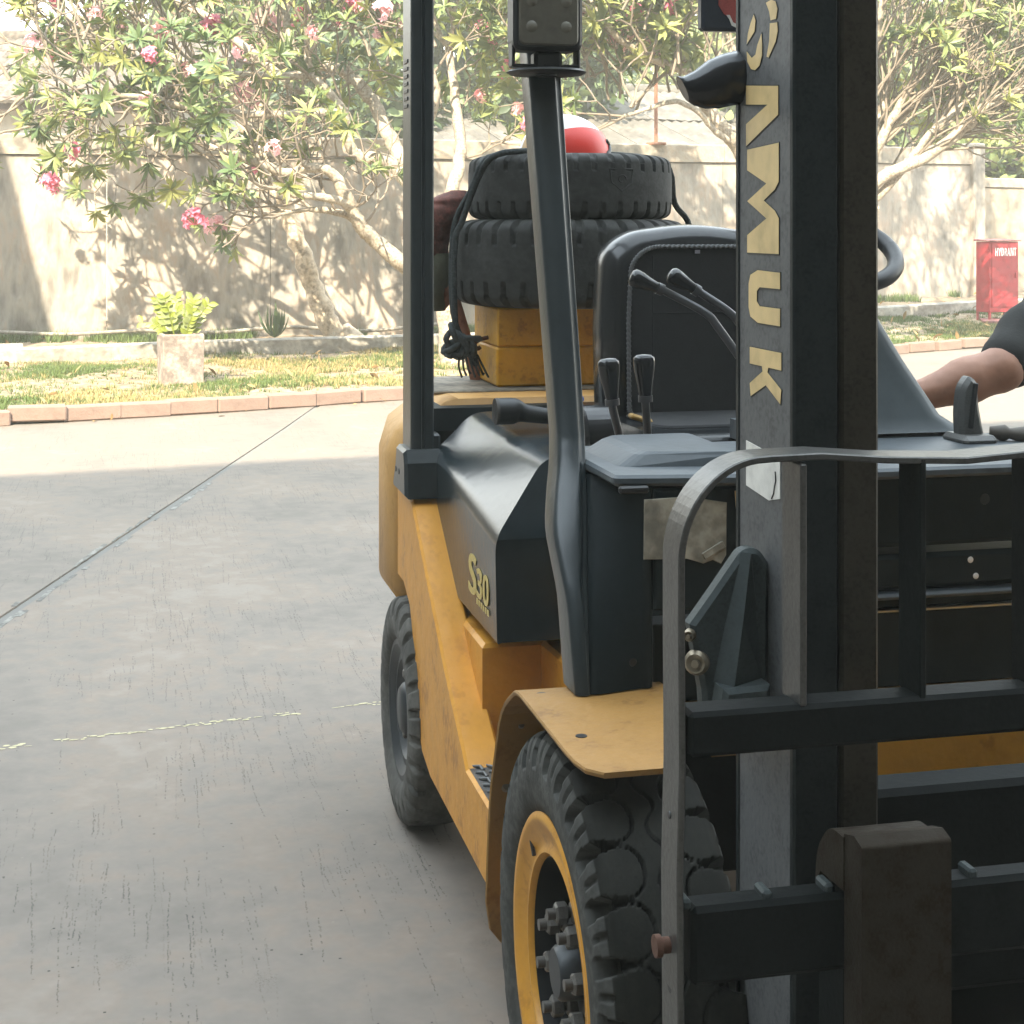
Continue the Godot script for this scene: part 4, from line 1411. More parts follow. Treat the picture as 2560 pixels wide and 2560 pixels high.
func make_forklift() -> void:
	var F := thing("forklift", "yellow and charcoal forklift truck parked in the shade with its mast towards the viewer", "forklift", Vector3(0.635, 0, -2.5115), YAW)
	# wheels ------------------------------------------------------------
	var ft := tyre_mesh(0.347, 0.104, 0.218, 28, 0.42, 0.030, true)
	for s in [-1.0, 1.0]:
		var o := wheel(F, "front_wheel", Vector3(0.04 + s * 0.54, 0.347, 0), s * PI / 2)
		put("tyre", ft, M.tyre, o)
		rim_parts(o, 0.098)
	var rt := tyre_mesh(0.272, 0.075, 0.165, 26, 0.55, 0.010, false)
	for s in [-1.0, 1.0]:
		var o := wheel(F, "rear_wheel", Vector3(0.04 + s * 0.545, 0.272, -1.58), s * PI / 2)
		put("tyre", rt, M.rear_tyre, o)
		var r := Shape.new()
		r.lathe(P2([[0.168, 0.04], [0.168, 0.062], [0.155, 0.063], [0.135, 0.048], [0.118, 0.05], [0.10, 0.03], [0.07, 0.026], [0.062, 0.05], [0.05, 0.06], [0.0, 0.062]]), Transform3D.IDENTITY, 40, 40)
		obj("rim", r, M.hub, o)
		var nm := Shape.new()
		hex(nm, 0.013, 0.0, 0.02)
		var mm := nm.mesh()
		for k in 6:
			var p := put("lug_nut", mm, M.nut, o)
			p.position = Vector3(cos(k * 1.047) * 0.085, sin(k * 1.047) * 0.085, 0.026)
	# chassis -----------------------------------------------------------
	var fr := Shape.new()
	fr.plate(P2([[-1.445, 0.807], [-1.281, 0.695], [-1.027, 0.523], [-0.83, 0.411], [-0.795, 0.385], [-0.32, 0.385], [-0.32, 0.25], [-0.40, 0.232], [-0.65, 0.229], [-1.19, 0.232], [-1.30, 0.255], [-1.372, 0.33], [-1.40, 0.45], [-1.47, 0.55], [-1.56, 0.585], [-1.652, 0.585], [-1.652, 0.807]]), 0.075, side(-0.56), 0.006)
	obj("side_frame", fr, M.yellow, F)
	fr = Shape.new()
	fr.plate(P2([[-1.445, 0.807], [-0.83, 0.411], [-0.32, 0.385], [-0.32, 0.25], [-1.19, 0.232], [-1.372, 0.33], [-1.47, 0.55], [-1.652, 0.585], [-1.652, 0.807]]), 0.075, side(0.565), 0.006)
	obj("side_frame", fr, M.yellow, F)
	var cw := Shape.new()
	var rings := []
	for l in [[0.50, 0.035], [0.53, 0.0], [0.86, 0.0], [0.93, 0.02], [0.965, 0.06], [1.015, 0.13], [1.02, 0.16]]:
		var e: float = l[1]
		var ring := PackedVector3Array()
		for p in rounded([[-0.563 + e, -1.66], [-0.566 + e, -1.95, 0.1], [-0.50 + e, -2.30 + e, 0.22], [0.0, -2.36 + e, 0.3], [0.58 - e, -2.30 + e, 0.22], [0.648 - e, -1.95, 0.1], [0.645 - e, -1.66]], 5):
			ring.append(Vector3(p.x, l[0], p.y))
		rings.append(ring)
	cw.loft(rings, true)
	obj("counterweight", cw, M.counterweight_yellow, F)
	var b1 := Shape.new()
	b1.plate(P2([[-0.5, -1.32], [-0.5, -0.92], [-0.375, -0.92], [-0.36, -0.62], [0.62, -0.62], [0.62, -1.32]]), 0.345, flat(0.25), 0.008)
	obj("tank_box", b1, M.yellow, F)
	var gap := Shape.new()
	gap.box(Vector3(0.04, 0.745, -1.52), Vector3(0.86, 0.35, 0.24), 0.01)
	obj("engine_bay", gap, M.black, F)
	var st := Shape.new()
	st.box(Vector3(-0.512, 0.379, -0.66), Vector3(0.088, 0.012, 0.56), 0.003)
	for k in 14:
		for j in 3:
			st.tube(P3([[-0.545 + 0.028 * j, 0.386, -0.91 + k * 0.036], [-0.532 + 0.028 * j, 0.389, -0.90 + k * 0.036 + 0.012 * (j % 2)], [-0.528 + 0.028 * j, 0.386, -0.885 + k * 0.036]]), 0.004, 5)
	obj("step_plate", st, mat("tread_plate", Color(0.15, 0.15, 0.145), 0.5, 0.4, M.t_scuff, 0.1), F)
	slab(F, "floor_beam", M.yellow, Vector3(-0.27, 0.60, 0.03), Vector3(0.66, 0.72, 0.16), 0.006)
	slab(F, "wheel_well", M.carriage, Vector3(-0.385, 0.30, -0.45), Vector3(0.46, 0.652, -0.40), 0.006)  # black panel added for the shade inside the wheel well
	slab(F, "wheel_well", mat("shaded_yellow", Color(0.06, 0.022, 0.010), 0.8, 0.0, M.t_rusty, 0.3), Vector3(-0.385, 0.42, -0.40), Vector3(-0.372, 0.60, -0.02), 0.003)  # yellow body panel; its deep shade is put into the colour
	var ax := Shape.new()
	ax.tube(P3([[-0.40, 0.347, 0.0], [-0.20, 0.347, 0.0], [-0.10, 0.347, 0.0], [0.18, 0.347, 0.0], [0.28, 0.347, 0.0], [0.48, 0.347, 0.0]]), PackedFloat32Array([0.075, 0.08, 0.15, 0.15, 0.08, 0.075]), 20)
	obj("axle_housing", ax, M.carriage, F)
	slab(F, "floor_plate", M.yellow_old, Vector3(-0.35, 0.655, -0.76), Vector3(0.66, 0.675, 0.02), 0.004)
	# mudguard over the near front wheel: one bent strip with drilled holes
	var md := Shape.new()
	var mr := []
	var mp := curve(P3([[0, 0.710, 0.20], [0, 0.7125, 0.10], [0, 0.714, -0.10], [0, 0.713, -0.185], [0, 0.700, -0.228], [0, 0.646, -0.312], [0, 0.56, -0.360], [0, 0.473, -0.399], [0, 0.33, -0.426], [0, 0.193, -0.439]]), 3)
	for i in mp.size():
		var d := (mp[mini(i + 1, mp.size() - 1)] - mp[maxi(i - 1, 0)]).normalized()
		var nn := Vector3(0, d.z, -d.y)
		if nn.dot(mp[i] - Vector3(0, 0.35, 0)) < 0:
			nn = -nn
		var inner := lerpf(-0.36, -0.457, clampf((mp[i].z + 0.1) / 0.3, 0, 1)) if mp[i].z > -0.2 else lerpf(-0.36, -0.455, clampf((-0.2 - mp[i].z) / 0.1, 0, 1))
		var ou := -0.60
		if i <= 3:
			ou += [0.03, 0.009, 0.002, 0.0][i]
		if i >= mp.size() - 3:
			ou += [0.0, 0.008, 0.035][i - mp.size() + 3]
			inner -= [0.0, 0.004, 0.01][i - mp.size() + 3]
		var c := mp[i]
		var ring := PackedVector3Array()
		for q in [[ou, -0.003], [ou + 0.002, 0.0], [inner, 0.0], [inner, -0.008], [ou + 0.002, -0.008]]:
			ring.append(Vector3(q[0], c.y, c.z) + nn * q[1])
		mr.append(ring)
	md.loft(mr, false)
	obj("mudguard", md, M.yellow_old, F)
	for p in [[-0.565, -0.165], [-0.56, 0.05], [-0.43, 0.075]]:
		var hl := Shape.new()
		hl.lathe(P2([[0.0, 0.0006], [0.0085, 0.0006], [0.0095, -0.003]]), Transform3D(Basis(Vector3(1, 0, 0), Vector3(0, 0, -1), Vector3(0, 1, 0)), Vector3(p[0], 0.7135, p[1])), 14)
		obj("bolt_hole", hl, M.black, F)
	var bo := Shape.new()
	bo.lathe(P2([[0.0, 0.006], [0.007, 0.005], [0.010, 0.0], [0.010, -0.004]]), along(Vector3(-0.572, 0.492, -0.386), Vector3(0, 0.35, 0.93)), 14)
	bo.lathe(P2([[0.0, 0.003], [0.005, 0.003], [0.006, -0.003]]), along(Vector3(-0.56, 0.615, -0.326), Vector3(0, 0.5, 0.85)), 12)
	obj("mudguard_bolt", bo, M.zinc, F)
	make_hood(F)
	make_guard(F)
	make_cowl(F)
	make_seat(F)
	make_mast(F)
	make_backrest(F)

func make_hood(F: Node3D) -> void:
	var s := Shape.new()
	var rings := []
	var ts := [0.0, 0.02, 0.25, 0.5, 0.75, 0.98, 1.0]
	for t in ts:
		var yc: float = lerpf(0.914, 0.836, t)
		var yt: float = lerpf(0.998, 0.988, t)
		var L := rounded([[-0.498, 0.625, 0.01], [-0.502, yc, 0.028], [-0.388, yt, 0.034], [0.04, yt + 0.004]], 6)
		var ring := PackedVector3Array()
		for p in L:
			var rear := -1.43 - 0.13 * clampf((p.y - 0.88) / 0.12, 0.0, 1.0)
			var fore := -0.79 - 0.055 * clampf((p.y - 0.836) / 0.152, 0.0, 1.0)
			ring.append(Vector3(p.x, p.y, lerpf(rear, fore, t)))
		for i in range(ring.size() - 2, -1, -1):
			ring.append(Vector3(0.08 - ring[i].x, ring[i].y, ring[i].z))
		rings.append(ring)
	s.loft(rings, true, false)
	var endr: PackedVector3Array = rings[rings.size() - 1]
	var cap := PackedVector3Array()
	var mid := Vector3(0.04, 0.836, -0.79)
	for i in endr.size():
		cap.append_array([mid, endr[i], endr[(i + 1) % endr.size()]])
	s.tris(cap, -1, false)
	obj("hood", s, M.hood, F)
	# decal: bold letter, figures and a line of tiny print, raised film on the side panel
	decal_text(F, "S", Vector3(-0.5015, 0.678, -1.052), 0.085, 0.080)
	decal_text(F, "30", Vector3(-0.5015, 0.684, -0.970), 0.062, 0.118)
	var tiny := Shape.new()
	for k in 6:
		tiny.box(Vector3(-0.5012, 0.674, -0.965 + k * 0.021), Vector3(0.001, 0.012, 0.013), 0.0)
	obj("decal_line", tiny, M.decal_gold, F)
	# covers between hood and counterweight
	var l := Shape.new()
	l.plate(P2([[-1.80, 0.99], [-1.76, 1.004], [-1.60, 1.004], [-1.585, 0.95], [-1.62, 0.90], [-1.80, 0.90]]), 0.99, side(-0.497), 0.006)
	obj("rear_cover", l, M.cowl, F)
	var t := Shape.new()
	t.plate(P2([[-0.44, -2.20], [-0.44, -1.80], [0.52, -1.80], [0.52, -2.20]]), 0.008, flat(1.018), 0.003)
	obj("deck_plate", t, mat("deck", Color(0.30, 0.26, 0.20), 0.8, 0.0, M.t_dusty, 0.5), F)

func decal_text(F: Node3D, text: String, at: Vector3, height: float, width: float) -> void:
	var f := SystemFont.new()
	f.font_names = PackedStringArray(["Droid Sans"])
	f.font_weight = 800
	var tm := TextMesh.new()
	tm.text = text
	tm.font = f
	tm.font_size = 64
	tm.pixel_size = 0.01
	tm.depth = 0.1
	var sz := tm.get_aabb().size
	var o := put("lettering", tm, M.decal_gold, F)
	# reads along +w (towards the front) seen from the near side
	var b := Basis(Vector3(0, 0, 1) * (width / sz.x), Vector3(0, 1, 0) * (height / sz.y), Vector3(-1, 0, 0) * 0.012)
	var c := tm.get_aabb().get_center()
	o.transform = Transform3D(b, at + Vector3(0, height * 0.5, width * 0.5) - b * Vector3(c.x, c.y, 0))

func make_guard(F: Node3D) -> void:
	# rear leg: pressed post with a groove in its face, and its foot
	var s := Shape.new()
	s.plate(rounded([[-0.558, -1.585, 0.008], [-0.558, -1.46, 0.010], [-0.533, -1.46], [-0.531, -1.466], [-0.525, -1.466], [-0.523, -1.46], [-0.501, -1.46, 0.010], [-0.501, -1.585, 0.008]], 3), 1.30, flat(0.80), 0.0)
	obj("rear_leg", s, M.guard, F)
	var ft := Shape.new()
	ft.plate(P2([[-1.615, 0.825], [-1.575, 0.88], [-1.56, 0.925], [-1.45, 0.925], [-1.432, 0.895], [-1.425, 0.812], [-1.60, 0.812]]), 0.095, side(-0.578), 0.008)
	ft.box(Vector3(-0.50, 0.885, -1.49), Vector3(0.03, 0.15, 0.05), 0.006)
	obj("leg_foot", ft, M.guard, F)
	for z in [-1.56, -1.515]:
		var sl := Shape.new()
		sl.lathe(P2([[0.0, 0.001], [0.007, 0.001], [0.008, -0.003]]), axis_u(Vector3(-0.5785, 0.865, z), -1.0), 12)
		obj("leg_bolt", sl, M.black, F)
	var vent := Shape.new()
	for k in 7:
		vent.box(Vector3(-0.5585, 1.745 + k * 0.018, -1.525), Vector3(0.004, 0.009, 0.05), 0.001)
	obj("leg_slot", vent, M.black, F)
	var r2 := Shape.new()
	r2.box(Vector3(0.565, 1.45, -1.52), Vector3(0.062, 1.30, 0.14), 0.01)
	obj("rear_leg", r2, M.guard, F)
	# front legs: oval tube leaning back with a welded flange strip
	# height, near edge, far edge, front face
	var foot := []
	var ca := curve(P3([[0.7165, -0.510, -0.495], [0.78, -0.512, -0.491], [0.85, -0.512, -0.484], [0.90, -0.515, -0.476], [0.95, -0.516, -0.466], [1.0, -0.504, -0.456], [1.05, -0.489, -0.446], [1.10, -0.481, -0.439]]), 3)
	var cb2 := curve(P3([[0.7165, -0.13, 0], [0.78, -0.145, 0], [0.85, -0.17, 0], [0.90, -0.20, 0], [0.95, -0.235, 0], [1.0, -0.275, 0], [1.05, -0.315, 0], [1.10, -0.345, 0]]), 3)
	for i in ca.size():
		foot.append([ca[i].x, ca[i].y, ca[i].z, cb2[i].y])
	for k in range(1, 9):
		var y := lerpf(1.10, 2.10, k / 8.0)
		foot.append([y, -0.481 - 0.016 * (y - 1.1), -0.438, -0.345 - 0.262 * (y - 1.10)])
	for sgn in [-1.0, 1.0]:
		var rings := []
		for q in foot:
			var ul: float = q[1] - 0.008
			var ur: float = q[2]
			var f: float = q[3]
			var wd := ur - ul
			var m := clampf((wd - 0.02) / 0.02, 0.05, 1.0)
			var ring := PackedVector3Array()
			for p in rounded([[ul, f - 0.085, 0.02], [ul, f - 0.004, 0.026], [ul + wd * 0.40, f + 0.006 * m, 0.02], [ur - 0.014 * m, f + 0.004 * m, 0.006], [ur - 0.012 * m, f - 0.010 * m], [ur, f - 0.012 * m, 0.004], [ur, f - 0.085, 0.012]], 4):
				ring.append(Vector3(p.x if sgn < 0 else 0.16 - p.x, q[0], p.y))
			rings.append(ring)
		var fs := Shape.new()
		fs.loft(rings, true)
		obj("front_leg", fs, M.guard, F)
	# roof out of sight above
	for u in [-0.47, 0.63]:
		slab(F, "roof_rail", M.guard, Vector3(u - 0.035, 2.08, -1.95), Vector3(u + 0.035, 2.15, -0.58), 0.012)
	for k in 7:
		slab(F, "roof_bar", M.guard, Vector3(-0.44, 2.10, -1.90 + k * 0.215), Vector3(0.60, 2.14, -1.87 + k * 0.215), 0.008)
	# work light on the leg
	var L := Node3D.new()
	L.name = "work_light"
	F.add_child(L, true)
	var hs := Shape.new()
	hs.plate(rounded([[-0.545, 1.768, 0.018], [-0.545, 1.94, 0.018], [-0.418, 1.94, 0.018], [-0.418, 1.768, 0.018]]), 0.055, front(-0.500), 0.006)
	for k in 6:
		hs.box(Vector3(-0.53 + k * 0.0195, 1.855, -0.512), Vector3(0.005, 0.15, 0.03), 0.001)
	obj("lamp_housing", hs, M.black, L)
	var le := Shape.new()
	le.plate(rounded([[-0.536, 1.777, 0.014], [-0.536, 1.931, 0.014], [-0.427, 1.931, 0.014], [-0.427, 1.777, 0.014]]), 0.006, front(-0.447), 0.003)
	obj("lens", le, M.lens, L)
	var ld := Shape.new()
	ld.lathe(P2([[0.0, 0.004], [0.006, 0.003], [0.011, 0.0]]), Transform3D.IDENTITY, 16)
	var lm := ld.mesh()
	for a in 2:
		for b in 3:
			var q := put("led", lm, M.led, L)
			q.position = Vector3(-0.513 + a * 0.063, 1.81 + b * 0.045, -0.4415)
	var br := Shape.new()
	br.box(Vector3(-0.478, 1.752, -0.475), Vector3(0.052, 0.034, 0.035), 0.006)
	br.box(Vector3(-0.5415, 1.785, -0.475), Vector3(0.006, 0.09, 0.03), 0.002)
	br.box(Vector3(-0.4215, 1.785, -0.475), Vector3(0.006, 0.09, 0.03), 0.002)
	br.box(Vector3(-0.4815, 1.7425, -0.475), Vector3(0.124, 0.006, 0.03), 0.002)
	br.tube(P3([[-0.478, 1.745, -0.475], [-0.478, 1.725, -0.475]]), 0.02, 12)
	obj("lamp_bracket", br, M.black, L)
	var di := Shape.new()
	di.lathe(P2([[0.0, 0.004], [0.066, 0.004], [0.072, 0.0], [0.066, -0.004], [0.0, -0.004]]), Transform3D(Basis(Vector3(1, 0, 0), Vector3(0, 0, -1), Vector3(0, 1, 0)), Vector3(-0.478, 1.732, -0.475)), 28)
	obj("mount_disc", di, M.black, L)
	# dark plate with a torn red sticker hanging under the roof
	var pl := Shape.new()
	pl.box(Vector3(-0.045, 1.96, -0.64), Vector3(0.168, 0.25, 0.03), 0.006)
	var po := obj("hanging_plate", pl, mat("plate_blue", Color(0.022, 0.028, 0.04), 0.35, 0.0, M.t_wear, 0.2), F)
	var sk := Shape.new()
	sk.plate(P2([[-0.092, 1.935], [-0.096, 1.885], [-0.085, 1.868], [-0.075, 1.862], [-0.066, 1.846], [-0.055, 1.850], [-0.04, 1.88], [-0.03, 1.935]]), 0.001, front(-0.6248))
	obj("sticker", sk, mat("sticker_red", Color(0.32, 0.06, 0.05), 0.6, 0.0, M.t_scuff, 0.1), po)
	var sw := Shape.new()
	sw.plate(P2([[-0.080, 1.866], [-0.074, 1.858], [-0.069, 1.846], [-0.058, 1.841], [-0.058, 1.848], [-0.066, 1.852], [-0.073, 1.866]]), 0.0012, front(-0.6243))
	obj("sticker_edge", sw, M.label_white, po)

func make_cowl(F: Node3D) -> void:
	var rings := []
	var p := Shape.new()
	for q in [[0.7165, -0.4935, -0.136], [0.78, -0.4895, -0.151], [0.85, -0.4825, -0.176], [0.90, -0.4745, -0.206], [0.95, -0.4645, -0.241], [1.0, -0.4545, -0.281], [1.037, -0.447, -0.312]]:
		rings.append(P3([[q[1], q[0], q[2] - 0.16], [q[1], q[0], q[2]], [q[1] + 0.012, q[0], q[2] + 0.004], [-0.405, q[0], -0.149], [-0.392, q[0], -0.146], [-0.385, q[0], -0.152], [-0.385, q[0], -0.235]]))
	p.loft(rings, true)
	p.plate(P2([[-0.3835, 0.84], [-0.10, 0.83], [-0.10, 1.035], [-0.3835, 1.035]]), 0.09, front(-0.235), 0.004)
	obj("side_panel", p, M.cowl, F)
	slab(F, "front_panel", M.cowl, Vector3(-0.10, 0.918, -0.24), Vector3(0.66, 1.040, -0.165), 0.008)
	slab(F, "front_panel", M.cowl, Vector3(-0.10, 0.845, -0.24), Vector3(0.66, 0.905, -0.170), 0.008)
	slab(F, "panel_lip", M.tray, Vector3(-0.10, 0.832, -0.24), Vector3(0.66, 0.842, -0.155), 0.004)
	slab(F, "front_panel", M.cowl, Vector3(-0.10, 0.812, -0.26), Vector3(0.66, 0.829, -0.185), 0.003)
	slab(F, "bright_strip", M.chrome, Vector3(-0.10, 0.806, -0.25), Vector3(0.66, 0.8105, -0.178), 0.0015)
	slab(F, "recess_panel", M.cowl, Vector3(-0.37, 0.677, -0.25), Vector3(0.66, 0.806, -0.192), 0.002)
	for q in [[0.158, 0.890], [0.168, 0.862]]:
		var d := Shape.new()
		d.lathe(P2([[0.0, 0.003], [0.004, 0.002], [0.0055, 0.0]]), Transform3D(Basis.IDENTITY, Vector3(q[0] + 0.03, q[1], -0.170)), 12)
		obj("bright_rivet", d, M.print_white, F)
	var hd := Shape.new()
	hd.lathe(P2([[0.0, 0.0005], [0.009, 0.0005], [0.010, -0.002]]), Transform3D(Basis.IDENTITY, Vector3(0.212, 0.993, -0.1645)), 14)
	obj("plug_hole", hd, M.black, F)
	var hd2 := Shape.new()
	hd2.lathe(P2([[0.0, 0.0005], [0.006, 0.0005], [0.007, -0.002]]), Transform3D(Basis.IDENTITY, Vector3(-0.42, 0.76, -0.1445)), 14)
	obj("plug_hole", hd2, M.black, F)
	# tray on top
	var t := Shape.new()
	t.plate(rounded([[-0.447, -0.50], [-0.449, -0.155, 0.012], [-0.25, -0.120], [0.66, -0.120], [0.66, -0.50]]), 0.018, flat(1.04), 0.005)
	obj("dash_tray", t, M.tray, F)
	var lip := Shape.new()
	lip.box(Vector3(-0.418, 1.036, -0.146), Vector3(0.05, 0.012, 0.012), 0.003)
	obj("tray_clip", lip, M.black, F)
	var bx := Shape.new()
	rings = []
	for k in [[1.058, 0.0], [1.076, 0.024], [1.081, 0.036]]:
		var e: float = k[1]
		var ring := PackedVector3Array()
		for q in rounded([[-0.415 + e * 1.3, -0.46, 0.02], [-0.415 + e * 1.3, -0.24 - e * 0.4, 0.02], [-0.18 - e, -0.20 - e * 0.4, 0.02], [-0.18 - e, -0.46, 0.02]], 3):
			ring.append(Vector3(q.x, k[0], q.y))
		rings.append(ring)
	bx.loft(rings, false)
	obj("dash_box", bx, M.tray, F)
	# steering column cover with flared skirt, and the wheel
	var c := Shape.new()
	rings = []
	for k in [[1.066, 0.0, 0.362, 0.16], [1.073, 0.0, 0.345, 0.15], [1.095, 0.0, 0.312, 0.13], [1.20, 0.02, 0.250, 0.11], [1.32, 0.045, 0.187, 0.095], [1.385, 0.06, 0.145, 0.07]]:
		var ring := PackedVector3Array()
		var ul: float = 0.09 - (k[2] - 0.09) * 0.42
		for q in rounded([[ul, -0.55 - k[3], 0.04], [ul, -0.55 + k[3] * 0.5, 0.04], [k[2], -0.55 + k[3] * 0.5, 0.04], [k[2], -0.55 - k[3], 0.04]], 4):
			ring.append(Vector3(q.x, k[0], q.y - k[1]))
		rings.append(ring)
	c.loft(rings, true)
	obj("column_cover", c, mat("column", Color(0.06, 0.075, 0.082), 0.5, 0.0, M.t_wear, 0.5), F)
	var cb := Shape.new()
	cb.plate(rounded([[0.0, 1.02], [0.395, 1.02], [0.375, 1.058, 0.02], [0.0, 1.06]]), 0.35, front(-0.82), 0.006)
	obj("column_base", cb, M.tray, F)
	var w := Shape.new()
	var ring_p := PackedVector3Array()
	var tilt := Basis(Vector3.RIGHT, 0.5)
	for k in 49:
		var a := TAU * k / 48
		ring_p.append(Vector3(0.115, 1.412, -0.60) + tilt * Vector3(cos(a) * 0.138, 0, sin(a) * 0.138))
	w.tube(ring_p, 0.0165, 10, false)
	for a in [1.57, 3.4, 5.9]:
		w.tube(PackedVector3Array([Vector3(0.115, 1.392, -0.60), Vector3(0.115, 1.412, -0.60) + tilt * Vector3(cos(a) * 0.133, 0, sin(a) * 0.133)]), 0.011, 8)
	obj("steering_wheel", w, M.black, F)
	# levers: two short ones by the seat, two long cranked ones
	for q in [[[-0.326, 1.208, -0.60], [-0.318, 1.13, -0.60], [-0.286, 1.014, -0.62]], [[-0.255, 1.214, -0.60], [-0.252, 1.135, -0.60], [-0.238, 1.02, -0.62]]]:
		lever(F, q[0], q[1], [q[2]], 0.021)
	lever(F, [-0.282, 1.362, -0.60], [-0.228, 1.339, -0.60], [[-0.140, 1.292, -0.58], [-0.115, 1.262, -0.57], [-0.055, 1.165, -0.54], [-0.01, 1.07, -0.52]], 0.0175)
	lever(F, [-0.205, 1.366, -0.60], [-0.155, 1.337, -0.60], [[-0.090, 1.292, -0.58], [-0.068, 1.262, -0.57], [-0.015, 1.165, -0.54], [0.03, 1.07, -0.52]], 0.0175)
	# parking brake and ribbed hose at the far side
	var hb := Shape.new()
	hb.plate(rounded([[0.289, 1.062], [0.286, 1.115, 0.02], [0.292, 1.16, 0.02], [0.308, 1.180, 0.008], [0.318, 1.174, 0.006], [0.326, 1.164, 0.004], [0.327, 1.13, 0.02], [0.340, 1.062]]), 0.035, front(-0.42), 0.008)
	hb.box(Vector3(0.315, 1.062, -0.40), Vector3(0.07, 0.02, 0.09), 0.008)
	obj("parking_brake", hb, mat("grip_grey", Color(0.10, 0.10, 0.095), 0.4, 0.2, M.t_scuff, 0.1), F)
	var rib := Shape.new()
	rib.box(Vector3(0.313, 1.125, -0.384), Vector3(0.010, 0.085, 0.006), 0.002, Basis(Vector3.BACK, -0.12))
	obj("brake_ratchet", rib, M.black, F)
	var ho := Shape.new()
	var hp := PackedVector3Array()
	var hr := PackedFloat32Array()
	for k in 40:
		hp.append(Vector3(0.355 + k * 0.008, 1.074 - 0.006 * sin(k * 0.1), -0.40 + 0.004 * k))
		hr.append(0.010 + 0.006 * (k % 4) / 3.0)
	ho.tube(hp, hr, 9)
	obj("ribbed_hose", ho, mat("hose", Color(0.09, 0.075, 0.06), 0.6, 0.0, M.t_scuff, 0.1), F)
	# taped card and the letter of the maker's name beside the mast
	var cd := Shape.new()
	cd.plate(P2([[-0.402, 1.020], [-0.33, 1.022], [-0.262, 1.010], [-0.263, 0.925], [-0.272, 0.911], [-0.286, 0.918], [-0.302, 0.913], [-0.33, 0.922], [-0.403, 0.924]]), 0.0025, front(-0.1435), 0.0008)
	cd.box(Vector3(-0.285, 0.934, -0.1405), Vector3(0.04, 0.012, 0.004), 0.001, Basis(Vector3.BACK, 0.5))
	obj("taped_card", cd, M.card, F)
	var mm := Shape.new()
	mm.plate(P2([[-0.244, 0.978], [-0.248, 1.028], [-0.232, 1.029], [-0.222, 1.000], [-0.212, 1.029], [-0.196, 1.029], [-0.192, 0.978], [-0.205, 0.978], [-0.207, 1.012], [-0.218, 0.978], [-0.226, 0.978], [-0.2335, 1.010], [-0.234, 0.978]]), 0.0015, front(-0.1435))
	obj("lettering", mm, M.cream, F)
	# side console, pull handle tube end
	var co := Shape.new()
	co.plate(rounded([[-1.05, 0.985], [-1.05, 1.075, 0.02], [-0.90, 1.083, 0.03], [-0.86, 1.05, 0.03], [-0.86, 0.985]]), 0.085, side(-0.300), 0.012)
	obj("side_console", co, M.black_gloss, F)
	var sw := Shape.new()
	sw.box(Vector3(-0.272, 1.088, -0.99), Vector3(0.014, 0.012, 0.02), 0.003)
	obj("console_switch", sw, mat("switch_blue", Color(0.03, 0.08, 0.3), 0.4), F)

func lever(F: Node3D, top: Array, neck: Array, rest: Array, r: float) -> void:
	var o := Node3D.new()
	o.name = "control_lever"
	F.add_child(o, true)
	var a := Vector3(top[0], top[1], top[2])
	var b := Vector3(neck[0], neck[1], neck[2])
	var d := (a - b).normalized()
	var L := (a - b).length()
	var k := Shape.new()
	k.lathe(P2([[0.0, L], [r * 0.7, L - 0.002], [r * 0.97, L - 0.007], [r, L - 0.014], [r * 0.95, L * 0.62], [r * 0.72, L * 0.3], [r * 0.62, 0.006], [r * 0.58, 0.0], [0.0, 0.0]]), along(b, d), 20, 60)
	obj("knob", k, M.black_gloss, o)
	var pts := PackedVector3Array([b + d * 0.004])
	pts.append(b - d * 0.02)
	for q in rest:
		pts.append(Vector3(q[0], q[1], q[2]))
	var s := Shape.new()
	s.tube(curve(pts, 5), 0.0078, 10)
	s.tube(PackedVector3Array([b, b - d * 0.012]), r * 0.66, 14)
	obj("rod", s, M.lever, o)

